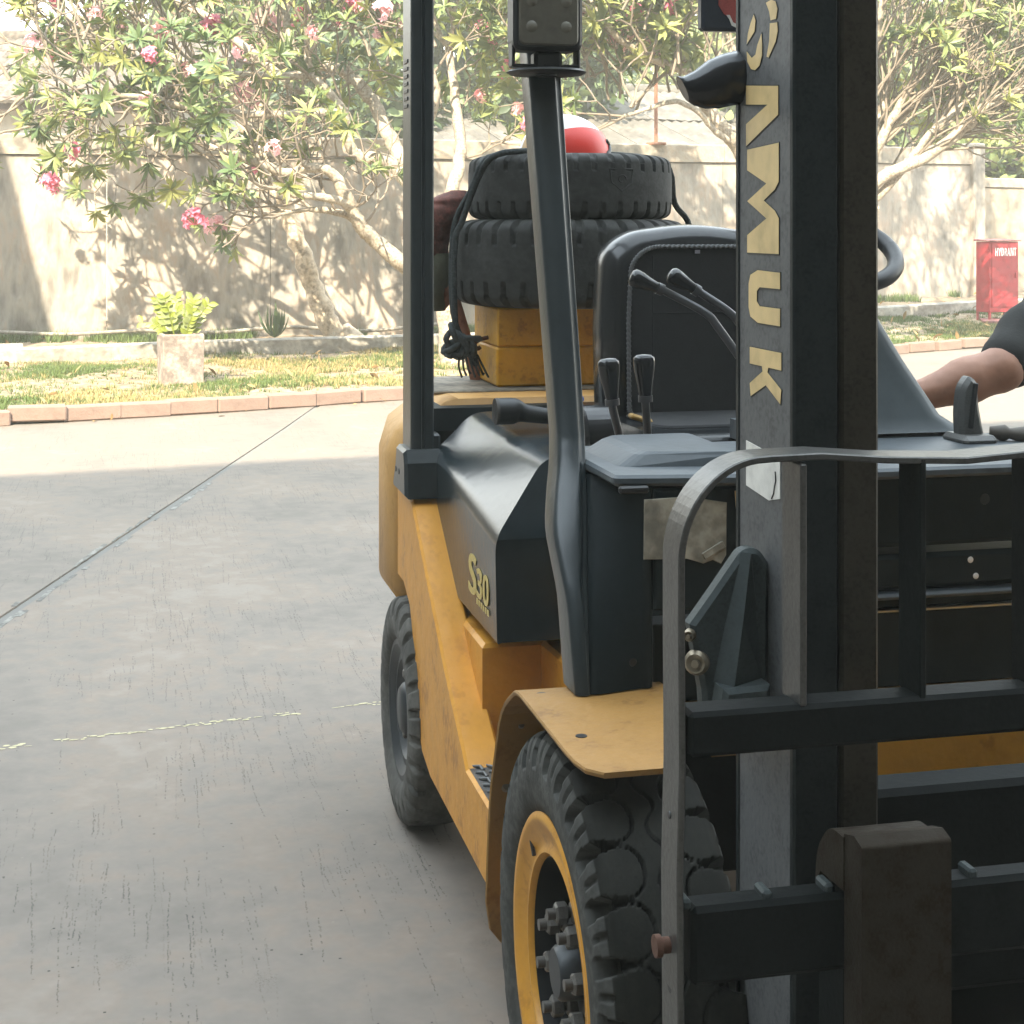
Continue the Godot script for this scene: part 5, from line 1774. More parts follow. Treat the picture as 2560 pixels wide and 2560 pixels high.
func make_seat(F: Node3D) -> void:
	var o := Node3D.new()
	o.name = "seat"
	F.add_child(o, true)
	var s := Shape.new()
	var rings := []
	for k in [[-0.03, -1.30], [0.0, -1.295], [0.012, -1.25], [0.010, -1.19], [0.0, -1.165], [-0.018, -1.150], [-0.035, -1.146]]:
		var e: float = k[0]
		var ring := PackedVector3Array()
		for p in rounded([[-0.152 - e, 1.0 - e], [-0.157 - e, 1.22], [-0.150 - e, 1.385 + e, 0.06], [-0.095 - e * 0.6, 1.432 + e, 0.07], [0.056, 1.453 + e, 0.12], [0.20 + e * 0.6, 1.432 + e, 0.07], [0.262 + e, 1.385 + e, 0.06], [0.272 + e, 1.22], [0.268 + e, 1.0 - e]], 9):
			ring.append(Vector3(p.x, p.y, k[1]))
		rings.append(ring)
	s.loft(rings, true)
	obj("backrest", s, M.seat_vinyl, o)
	var inner := rounded([[-0.116, 1.03, 0.02], [-0.118, 1.24], [-0.112, 1.375, 0.05], [-0.07, 1.410, 0.04], [0.16, 1.410, 0.04], [0.204, 1.375, 0.05], [0.208, 1.24], [0.208, 1.03, 0.02]], 7)
	var c := Shape.new()
	c.plate(inner, 0.012, front(-1.150), 0.005)
	for x in [-0.06, 0.14]:
		c.box(Vector3(x, 1.21, -1.139), Vector3(0.004, 0.36, 0.004), 0.001)
	c.box(Vector3(0.04, 1.26, -1.139), Vector3(0.20, 0.004, 0.004), 0.001)
	obj("backrest_panel", c, M.seat_cloth, o)
	var tg := Shape.new()
	tg.box(Vector3(0.045, 1.398, -1.136), Vector3(0.012, 0.008, 0.002), 0.0)
	obj("care_tag", tg, mat("tag_grey", Color(0.3, 0.28, 0.32), 0.7), o)
	# braided piping round the panel
	var pi := Shape.new()
	var loop := inner.duplicate()
	var acc := PackedVector3Array()
	for p in loop:
		acc.append(Vector3(p.x, p.y, -1.137))
	pi.tube(acc, 0.0045, 6, false)
	for i in acc.size():
		var a := acc[i]
		var b := acc[(i + 1) % acc.size()]
		var n := maxi(1, int((b - a).length() / 0.011))
		for k in n:
			var q := a.lerp(b, (k + 0.5) / n)
			var t := (b - a).normalized()
			var bs := Basis(t, Vector3(0, 0, 1).cross(t), Vector3(0, 0, 1)).rotated(Vector3(0, 0, 1), 0.65)
			pi.box(q, Vector3(0.0125, 0.0052, 0.011), 0.0015, bs)
	obj("piping", pi, M.piping, o)
	var cu := Shape.new()
	cu.plate(rounded([[-1.22, 0.97], [-0.87, 0.965, 0.02], [-0.80, 0.975, 0.03], [-0.812, 1.026, 0.035], [-0.90, 1.033, 0.05], [-1.20, 1.026]], 6), 0.45, side(-0.170), 0.03)
	obj("cushion", cu, M.seat_vinyl, o)
	var cp := Shape.new()
	cp.plate(rounded([[-0.13, -1.14, 0.03], [-0.13, -0.89, 0.05], [0.21, -0.89, 0.05], [0.21, -1.14, 0.03]], 5), 0.010, flat(1.027), 0.004)
	obj("cushion_panel", cp, M.seat_cloth, o)
	var bk := Shape.new()
	bk.box(Vector3(-0.140, 1.043, -0.98), Vector3(0.05, 0.012, 0.03), 0.004, Basis(Vector3.BACK, -0.3))
	obj("belt_buckle", bk, mat("buckle", Color(0.35, 0.2, 0.04), 0.5), o)

func make_mast(F: Node3D) -> void:
	# outer channel: web seen from the side, flanges front and rear
	for sgn in [-1.0, 1.0]:
		var f := func(u: float) -> float: return u if sgn < 0 else 0.08 - u
		var web := Shape.new()
		web.box(Vector3(f.call(-0.4025), 1.06, 0.382), Vector3(0.015, 2.02, 0.196), 0.003)
		obj("mast_web", web, M.mast_web, F)
		var fl := Shape.new()
		fl.box(Vector3(f.call(-0.3825), 1.06, 0.4735), Vector3(0.059, 2.02, 0.014), 0.003)
		fl.box(Vector3(f.call(-0.3825), 1.06, 0.2915), Vector3(0.059, 2.02, 0.014), 0.003)
		obj("outer_channel", fl, M.mast, F)
		var inn := Shape.new()
		inn.box(Vector3(f.call(-0.322), 1.05, 0.468), Vector3(0.051, 1.98, 0.016), 0.004)
		inn.box(Vector3(f.call(-0.330), 1.05, 0.40), Vector3(0.016, 1.98, 0.13), 0.003)
		inn.box(Vector3(f.call(-0.322), 1.05, 0.333), Vector3(0.051, 1.98, 0.016), 0.004)
		obj("inner_channel", inn, M.mast_rail, F)
	slab(F, "mast_crossmember", M.carriage, Vector3(-0.29, 0.47, 0.36), Vector3(0.37, 0.738, 0.425), 0.008)
	slab(F, "mast_crossmember", M.mast, Vector3(-0.35, 1.93, 0.33), Vector3(0.43, 2.03, 0.37), 0.008)
	# letters of the maker's name, cut film on the web, reading downwards
	var web_u := -0.4112
	letter(F, web_u, 1.563, 1.641, 0.322, 0.430, [[-0.02, 0], [0.10, 1], [0.56, 1], [1, 0.0], [0.63, 0], [0.37, 0.68], [0.30, 0]])
	letter(F, web_u, 1.423, 1.558, 0.326, 0.432, [[0, 0], [-0.03, 1], [0.33, 1], [0.40, 0.88], [0.50, 0.53], [0.60, 0.88], [0.67, 1], [1, 1], [1, 0], [0.83, 0], [0.67, 0.62], [0.50, 0.0], [0.34, 0.62], [0.20, 0]])
	letter(F, web_u, 1.333, 1.401, 0.331, 0.436, [[0.02, 1], [0.0, 0.3], [0.10, 0.06], [0.28, 0], [0.72, 0], [0.90, 0.06], [1.0, 0.3], [1.0, 1], [0.68, 1], [0.68, 0.36], [0.60, 0.27], [0.40, 0.27], [0.32, 0.36], [0.32, 1]])
	letter(F, web_u, 1.236, 1.300, 0.335, 0.440, [[0, 0], [0, 1], [0.34, 1], [0.34, 0.60], [0.44, 0.57], [0.72, 1], [1, 0.97], [0.70, 0.52], [1, 0.03], [0.74, 0], [0.44, 0.42], [0.34, 0.40], [0.34, 0]])
	# what is left of the first letter: four curved scraps
	letter(F, web_u, 1.66, 1.744, 0.322, 0.432, [[0.14, 0.24], [0.24, 0.30], [0.40, 0.27], [0.47, 0.16], [0.56, 0.02], [0.40, 0.06], [0.26, 0.14]])
	letter(F, web_u, 1.66, 1.744, 0.322, 0.432, [[0.02, 0.62], [0.0, 0.78], [0.05, 0.90], [0.17, 0.96], [0.31, 0.92], [0.31, 0.76], [0.17, 0.72]])
	letter(F, web_u, 1.66, 1.744, 0.322, 0.432, [[0.35, 0.74], [0.37, 0.95], [0.50, 0.97], [0.65, 0.91], [0.86, 0.70], [0.84, 0.64], [0.62, 0.72]])
	letter(F, web_u, 1.66, 1.744, 0.322, 0.432, [[0.47, 0.48], [0.62, 0.36], [0.76, 0.30], [0.80, 0.18], [0.68, 0.02], [0.84, 0.04], [0.97, 0.16], [1.0, 0.28], [0.95, 0.42], [0.80, 0.50], [0.62, 0.50]])
	var lb := Shape.new()
	lb.plate(P2([[0.322, 1.176], [0.436, 1.168], [0.436, 1.118], [0.400, 1.110], [0.322, 1.117]]), 0.001, side(-0.4112))
	obj("white_label", lb, M.label_white, F)
	var cr := Shape.new()
	cr.tube(P3([[-0.4114, 1.150, 0.422], [-0.4114, 1.139, 0.424], [-0.4114, 1.131, 0.420], [-0.4114, 1.122, 0.417], [-0.4114, 1.114, 0.410]]), 0.0012, 4)
	obj("label_tear", cr, M.black, F)
	# cast lug bracket on the outside of the channel
	var cb := Shape.new()
	cb.plate(rounded([[-0.516, 0.958], [-0.487, 0.995, 0.05], [-0.446, 1.050, 0.012], [-0.424, 1.050, 0.012], [-0.411, 1.03], [-0.411, 0.842], [-0.498, 0.842], [-0.500, 0.875], [-0.508, 0.915]]), 0.03, front(0.372), 0.006)
	obj("mast_bracket", cb, M.casting, F)
	var ri := Shape.new()
	ri.loft([P3([[-0.449, 1.046, 0.400], [-0.440, 1.047, 0.412], [-0.434, 1.040, 0.400]]), P3([[-0.470, 0.965, 0.400], [-0.455, 0.965, 0.424], [-0.427, 0.965, 0.400]]), P3([[-0.488, 0.884, 0.400], [-0.470, 0.884, 0.432], [-0.424, 0.884, 0.408]])], false)
	ri.plate(rounded([[-0.490, 0.862], [-0.486, 0.886], [-0.424, 0.888], [-0.424, 0.862]]), 0.042, front(0.400), 0.006)
	obj("bracket_rib", ri, M.casting, F)
	for q in [[-0.499, 0.910, 0.016], [-0.508, 0.945, 0.008]]:
		var bt := Shape.new()
		bt.lathe(P2([[0.0, 0.010], [q[2] * 0.3, 0.010], [q[2] * 0.32, 0.004], [q[2] * 0.75, 0.007], [q[2], 0.002], [q[2], -0.01]]), along(Vector3(q[0] - 0.008, q[1], 0.398), Vector3(-0.55, 0, 0.83)), 18, 30)
		obj("bracket_bolt", bt, M.zinc, F)
	# black hose guide sticking out of the channel high up
	var hg := Shape.new()
	var rings := []
	for k in [[-0.406, 1.656, 0.036], [-0.428, 1.652, 0.034], [-0.446, 1.646, 0.032], [-0.466, 1.638, 0.025], [-0.482, 1.636, 0.019], [-0.490, 1.639, 0.017]]:
		var ring := PackedVector3Array()
		for j in 12:
			var a := TAU * j / 12
			ring.append(Vector3(k[0] - 0.008 * sin(a), k[1] + sin(a) * k[2], 0.296 + cos(a) * k[2] * 0.75))
		rings.append(ring)
	hg.loft(rings, true)
	obj("hose_guide", hg, M.black_gloss, F)

func letter(F: Node3D, u: float, y0: float, y1: float, w0: float, w1: float, pts: Array) -> void:
	var p := PackedVector2Array()
	for q in pts:
		p.append(Vector2(lerpf(w0, w1, q[1]), lerpf(y1, y0, q[0])))
	var s := Shape.new()
	s.plate(p, 0.001, side(u))
	obj("lettering", s, M.cream, F)
	var b := Shape.new()
	b.plate(Shape.inset(p if not Geometry2D.is_polygon_clockwise(p) else _rev(p), -0.0012), 0.0006, side(u + 0.0004))
	obj("letter_edge", b, M.black, F)

func _rev(p: PackedVector2Array) -> PackedVector2Array:
	var r := p.duplicate()
	r.reverse()
	return r

func make_backrest(F: Node3D) -> void:
	# one flat bar bent into a hoop: up the near side, over the top, down the far side
	var path := P3([[-0.6065, 0.50, 0.60], [-0.6075, 0.62, 0.60], [-0.6085, 0.74, 0.60], [-0.6055, 0.86, 0.60], [-0.6065, 1.00, 0.60], [-0.6065, 1.085, 0.60]])
	for k in range(1, 18):
		var a := PI - k * PI / 34.0
		path.append(Vector3(-0.508 + cos(a) * 0.0985, 1.085 + sin(a) * 0.1125, 0.60))
	for q in [[-0.50, 1.198], [-0.44, 1.199], [-0.36, 1.192], [-0.26, 1.188], [-0.18, 1.193], [-0.06, 1.200], [0.3, 1.200], [0.58, 1.198]]:
		path.append(Vector3(q[0], q[1], 0.60))
	for k in range(1, 10):
		var a := PI / 2 - k * PI / 18.0
		path.append(Vector3(0.588 + cos(a) * 0.0985, 1.085 + sin(a) * 0.1125, 0.60))
	path.append(Vector3(0.6865, 0.50, 0.60))
	obj("backrest_hoop", flat_bar(path), M.bar_steel, F)
	for k in 7:
		var u := -0.4625 + k * 0.1465
		var s := Shape.new()
		s.box(Vector3(u, 1.055, 0.601), Vector3(0.008, 0.275 if k != 0 else 0.272, 0.054), 0.0015)
		obj("backrest_bar", s, M.bar_steel if k == 0 else M.carriage, F)  # like bars: light on the first, shade on the rest put into colour
	var x := Shape.new()
	x.box(Vector3(0.04, 0.896, 0.607), Vector3(1.276, 0.050, 0.046), 0.005)
	obj("backrest_crossbar", x, M.carriage, F)
	# fork carriage plates
	var c := Shape.new()
	c.box(Vector3(0.04, 0.658, 0.602), Vector3(1.265, 0.088, 0.040), 0.006)
	obj("carriage_plate", c, M.carriage, F)
	var c2 := Shape.new()
	c2.box(Vector3(0.04, 0.22, 0.602), Vector3(1.265, 0.09, 0.040), 0.006)
	obj("carriage_plate", c2, M.carriage, F)
	for u in [-0.36, 0.44]:
		slab(F, "carriage_upright", M.carriage, Vector3(u - 0.03, 0.16, 0.50), Vector3(u + 0.03, 0.72, 0.580), 0.006)
	for q in [[-0.596, 0.703], [-0.50, 0.704], [-0.425, 0.705], [-0.245, 0.705]]:
		var n := Shape.new()
		n.box(Vector3(q[0], q[1], 0.60), Vector3(0.012, 0.012, 0.03), 0.003)
		obj("notch_pin", n, M.casting, F)
	for q in [0.655]:
		var rb := Shape.new()
		rb.tube(P3([[-0.602, q, 0.60], [-0.622, q, 0.60]]), 0.009, 10)
		rb.tube(P3([[-0.622, q, 0.60], [-0.629, q, 0.60]]), 0.0125, 12)
		obj("hoop_bolt", rb, M.rust_bolt, F)
	var hh := Shape.new()
	hh.lathe(P2([[0.0, 0.0006], [0.007, 0.0006], [0.008, -0.003]]), axis_u(Vector3(-0.6108, 0.608, 0.60), -1.0), 14)
	hh.lathe(P2([[0.0, 0.0006], [0.004, 0.0006], [0.005, -0.003]]), axis_u(Vector3(-0.6118, 0.80, 0.60), -1.0), 14)
	obj("bolt_hole", hh, M.black, F)
	# forks
	for sgn in [-1.0, 1.0]:
		var uc: float = -0.363 if sgn < 0 else 0.443
		var fk := Shape.new()
		var side_p := rounded([[0.635, 0.775], [0.660, 0.782], [0.680, 0.776, 0.004], [0.680, 0.10, 0.03], [0.72, 0.065, 0.03], [1.74, 0.052], [1.74, 0.042, 0.004], [0.66, 0.020, 0.03], [0.635, 0.06, 0.03]], 4)
		fk.plate(side_p, 0.108, side(uc - 0.054), 0.006)
		obj("fork", fk, M.fork, F)
		var hk := Shape.new()
		hk.plate(rounded([[0.560, 0.69, 0.01], [0.565, 0.735, 0.03], [0.60, 0.772, 0.02], [0.637, 0.772], [0.637, 0.712], [0.575, 0.710]]), 0.108, side(uc - 0.056), 0.005)
		obj("fork_hook", hk, M.fork, F)

func flat_bar(path: PackedVector3Array) -> Shape:
	var s := Shape.new()
	var rings := []
	for i in path.size():
		var d := (path[mini(i + 1, path.size() - 1)] - path[maxi(i - 1, 0)]).normalized()
		var n := Vector3(-d.y, d.x, 0).normalized()
		var ring := PackedVector3Array()
		for q in [[-0.004, -0.0265], [-0.0025, -0.028], [0.0025, -0.028], [0.004, -0.0265], [0.004, 0.0265], [0.0025, 0.028], [-0.0025, 0.028], [-0.004, 0.0265]]:
			ring.append(path[i] + n * q[0] + Vector3(0, 0, q[1]))
		rings.append(ring)
	s.loft(rings, false)
	return s

# ---------------------------------------------------------------- loads and small things
func on_truck(u: float, y: float, w: float) -> Vector3:
	return Vector3(0.635 + u * cos(YAW) + w * sin(YAW), y, -2.5115 - u * sin(YAW) + w * cos(YAW))

func make_loads() -> void:
	# timber block under the tyres: two stacked beams
	var bx := thing("yellow_timber_block", "yellow painted block of two stacked beams carrying the tyres on the forklift's rear", "timber block", on_truck(0.0, 1.027, -2.0), YAW)
	for k in 2:
		var s := Shape.new()
		s.box(Vector3(0, 0.053 + 0.1055 * k, 0), Vector3(0.524 - 0.004 * k, 0.104, 0.30 - 0.004 * k), 0.005)
		obj("beam", s, M.box_yellow, bx)
	var ey := Shape.new()
	ey.tube(curve(P3([[-0.262, 0.125, 0.04], [-0.285, 0.12, 0.045], [-0.30, 0.11, 0.05], [-0.295, 0.095, 0.05], [-0.285, 0.10, 0.048]]), 3), 0.006, 7)
	obj("eye_hook", ey, M.rust_bolt, bx)
	var hl := Shape.new()
	hl.lathe(P2([[0.0, 0.001], [0.007, 0.001], [0.008, -0.003]]), Transform3D(Basis.IDENTITY, Vector3(0.115, 0.085, 0.151)), 12)
	obj("bolt_hole", hl, M.black, bx)
	var lo := thing("used_tyre", "larger worn black tyre lying flat, lower one of the stack on the forklift's rear", "tyre", on_truck(-0.02, 1.356, -2.0), YAW, "used tyres stacked on the forklift")
	var m1 := put("tread", tyre_mesh(0.325, 0.118, 0.20, 34, 0.45, 0.017, false, 0.15), M.old_tyre, lo)
	m1.rotation.x = PI / 2
	var up := thing("used_tyre", "smaller worn black tyre lying flat on top of the tyre stack", "tyre", on_truck(-0.02, 1.560, -2.0), YAW + 0.4, "used tyres stacked on the forklift")
	var m2 := put("tread", tyre_mesh(0.283, 0.089, 0.18, 36, 0.45, 0.014, false, 0.45), M.old_tyre, up)
	m2.rotation.x = PI / 2
	# moulded badge on the upper tyre's tread: a shield outline
	var bd := Shape.new()
	var bp := PackedVector3Array()
	for q in [[-0.035, 0.045], [0.035, 0.045], [0.030, 0.01], [0.0, -0.012], [-0.030, 0.01], [-0.035, 0.045]]:
		var a: float = 0.24 + q[0] / 0.283
		bp.append(Vector3(sin(a) * 0.2815, q[1], cos(a) * 0.2815))
	bd.tube(bp, 0.0032, 5)
	var bq := PackedVector3Array()
	for k in 12:
		var a2 := k * 0.5
		var rr := 0.014 - k * 0.0008
		var a: float = 0.24 + cos(a2) * rr / 0.283
		bq.append(Vector3(sin(a) * 0.2825, 0.018 + sin(a2) * rr, cos(a) * 0.2825))
	bd.tube(bq, 0.0028, 5)
	var bo := obj("moulded_badge", bd, M.old_tyre, up)
	bo.rotation.y = -0.4
	# helmet lying in the upper tyre
	var he := thing("helmet", "red and white domed helmet resting on the topmost tyre, half behind the front pillar", "helmet", on_truck(-0.028, 1.640, -2.03), YAW)
	var prof := []
	for k in 9:
		var a := PI / 2 * k / 8
		prof.append([0.128 * cos(a), 0.130 * sin(a)])
	var sh := Shape.new()
	var rings := []
	for k in 12:
		var a := PI / 2 * k / 12.0
		var ring := PackedVector3Array()
		for j in 28:
			var b := TAU * j / 28
			ring.append(Vector3(cos(b) * cos(a) * 0.13, sin(a) * 0.128, sin(b) * cos(a) * 0.13))
		rings.append(ring)
	sh.loft(rings, true)
	obj("shell", sh, M.helmet_white, he)
	for sgn in [0, 1]:
		var pn := Shape.new()
		var v := PackedVector3Array()
		var pts := []
		for i in 9:
			var col := []
			for j in 13:
				var a := lerpf(0.0, 0.74 - 0.26 * pow(absf(j / 12.0 - 0.45) * 1.6, 2.0), i / 8.0)
				var b := lerpf(0.30, 2.30, j / 12.0) if sgn == 0 else lerpf(2.42, 3.0, j / 12.0)
				col.append(Vector3(cos(b) * cos(a) * 0.1318, sin(a) * 0.1298, sin(b) * cos(a) * 0.1318))
			pts.append(col)
		for i in 8:
			for j in 12:
				v.append_array([pts[i][j], pts[i + 1][j], pts[i + 1][j + 1], pts[i][j], pts[i + 1][j + 1], pts[i][j + 1]])
		pn.tris(v, 4, false)
		obj("panel", pn, M.helmet_red if sgn == 0 else M.helmet_tan, he)
	var mk := Shape.new()
	for q in [[0.62, 0.10, 0.40, 0.32], [0.40, 0.32, 0.52, 0.42], [0.75, 0.06, 0.62, 0.16]]:
		var pa := PackedVector3Array()
		for k in 7:
			var t := k / 6.0
			var b := lerpf(q[0], q[2], t)
			var a := lerpf(q[1], q[3], t)
			pa.append(Vector3(cos(b) * cos(a) * 0.132, sin(a) * 0.130, sin(b) * cos(a) * 0.132))
		mk.tube(pa, 0.006, 6)
	obj("dark_emblem", mk, M.black, he)
	# rope that lashes the tyres
	var rp := thing("lashing_rope", "dark green rope knotted round the tyres and hooked to the yellow block", "rope", on_truck(-0.02, 1.03, -2.0), YAW)
	var ro := Shape.new()
	ro.tube(curve(P3([[0.10, 0.655, -0.05], [-0.10, 0.63, 0.12], [-0.245, 0.615, 0.18], [-0.285, 0.56, 0.13], [-0.325, 0.44, 0.10], [-0.342, 0.39, 0.09], [-0.346, 0.26, 0.09], [-0.340, 0.13, 0.09], [-0.335, 0.12, 0.09]]), 5), 0.0085, 8)
	ro.tube(curve(P3([[-0.10, 0.62, -0.12], [-0.26, 0.61, 0.12], [-0.305, 0.52, 0.11], [-0.345, 0.42, 0.08], [-0.35, 0.22, 0.08], [-0.33, 0.14, 0.08]]), 5), 0.007, 8)
	ro.tube(curve(P3([[0.10, 0.63, -0.05], [0.255, 0.60, 0.06], [0.30, 0.49, 0.02], [0.345, 0.42, 0.02], [0.35, 0.25, 0.0], [0.27, 0.12, 0.0]]), 5), 0.0085, 8)
	obj("line", ro, M.rope, rp)
	var kn := Shape.new()
	rng.seed = 71
	for k in 9:
		var c := Vector3(-0.325 + rng.randf_range(-0.025, 0.025), 0.11 + rng.randf_range(-0.03, 0.06), 0.085)
		var lp := PackedVector3Array()
		var ax := Vector3(rng.randfn(), rng.randfn(), rng.randfn()).normalized()
		var pe := ax.cross(Vector3(0.3, 0.5, 0.8)).normalized()
		for j in 10:
			lp.append(c + pe.rotated(ax, TAU * j / 9) * rng.randf_range(0.022, 0.034))
		kn.tube(curve(lp, 2), 0.0085, 7)
	for k in 7:
		kn.tube(curve(P3([[-0.33 + k * 0.008, 0.08, 0.09], [-0.335 + k * 0.013, 0.05 - 0.004 * k, 0.10], [-0.325 + k * 0.012, 0.02 + 0.005 * (k % 3), 0.095]]), 3), 0.003, 5)
	kn.tube(curve(P3([[-0.31, 0.09, 0.09], [-0.285, 0.05, 0.085], [-0.283, 0.10, 0.06]]), 4), 0.006, 6)
	obj("knot", kn, M.rope, rp)
	# wooden stake with rags wound round its top
	var sk := thing("wooden_stake", "reddish brown wooden stake leaning beside the yellow block", "stake", on_truck(-0.285, 1.02, -2.08), YAW)
	var ss := Shape.new()
	ss.tube(P3([[0.02, 0.0, 0], [-0.02, 0.14, 0], [-0.065, 0.30, 0.0], [-0.085, 0.42, 0]]), PackedFloat32Array([0.021, 0.017, 0.014, 0.012]), 7)
	obj("shaft", ss, M.stake, sk)
	var rg := thing("rag_bundle", "dark red and camouflage rags wound in a bundle at the top of the stake", "rags", on_truck(-0.285, 1.02, -2.08), YAW)
	rag(rg, "red_rag", M.rag, [[-0.115, 0.35, 0.048], [-0.12, 0.40, 0.062], [-0.10, 0.45, 0.068], [-0.075, 0.49, 0.066], [-0.05, 0.515, 0.05], [-0.035, 0.535, 0.02]], 5)
	rag(rg, "camouflage_rag", M.camo, [[-0.105, 0.20, 0.03], [-0.115, 0.25, 0.045], [-0.11, 0.30, 0.052], [-0.10, 0.36, 0.055]], 8)
	rag(rg, "tan_rag", mat("rag_tan", Color(0.34, 0.14, 0.085), 0.9, 0.0, M.t_dusty, 0.15), [[-0.085, 0.20, 0.012], [-0.078, 0.235, 0.026], [-0.065, 0.27, 0.022], [-0.06, 0.29, 0.010]], 11)
	# rubber tube lying on the hood
	var tb := thing("rubber_tube", "short black rubber tube with an open end lying across the forklift's hood", "tube", on_truck(-0.30, 1.018, -1.25), YAW)
	var ts := Shape.new()
	ts.tube(curve(P3([[-0.105, 0.020, 0.03], [-0.06, 0.020, 0.03], [-0.03, 0.014, 0.035], [0.05, 0.004, 0.05], [0.16, -0.002, 0.07], [0.24, -0.002, 0.09]]), 4), PackedFloat32Array([0.030, 0.030, 0.030, 0.030, 0.029, 0.026, 0.023, 0.021, 0.020, 0.019, 0.018, 0.017, 0.016, 0.016, 0.015, 0.015, 0.015, 0.014, 0.014, 0.014, 0.014]), 18)
	obj("sleeve", ts, M.black, tb)
	var te := Shape.new()
	te.lathe(P2([[0.0, -0.02], [0.019, -0.02], [0.020, 0.001], [0.030, 0.002], [0.031, -0.004]]), along(Vector3(-0.105, 0.020, 0.03), Vector3(-1, 0, 0)), 20)
	obj("open_end", te, mat("tube_end", Color(0.05, 0.045, 0.04), 0.7), tb)

func rag(o: Node3D, called: String, m: Material, pts: Array, sd: int) -> void:
	var f := FastNoiseLite.new()
	f.seed = sd
	f.frequency = 9.0
	var s := Shape.new()
	var rings := []
	var path := PackedVector3Array()
	var rad := PackedVector3Array()
	for q in pts:
		path.append(Vector3(q[0], q[1], 0.0))
		rad.append(Vector3(q[2], 0, 0))
	path = curve(path, 4)
	rad = curve(rad, 4)
	for i in path.size():
		var ring := PackedVector3Array()
		for j in 20:
			var a := TAU * j / 20
			var d := Vector3(cos(a), 0, sin(a))
			var r := rad[i].x * (1.0 + 0.28 * f.get_noise_3d(cos(a) * 0.5 + i * 0.05, i * 0.12, sin(a) * 0.5))
			ring.append(path[i] + d * maxf(r, 0.003))
		rings.append(ring)
	s.loft(rings, true)
	obj(called, s, m, o)

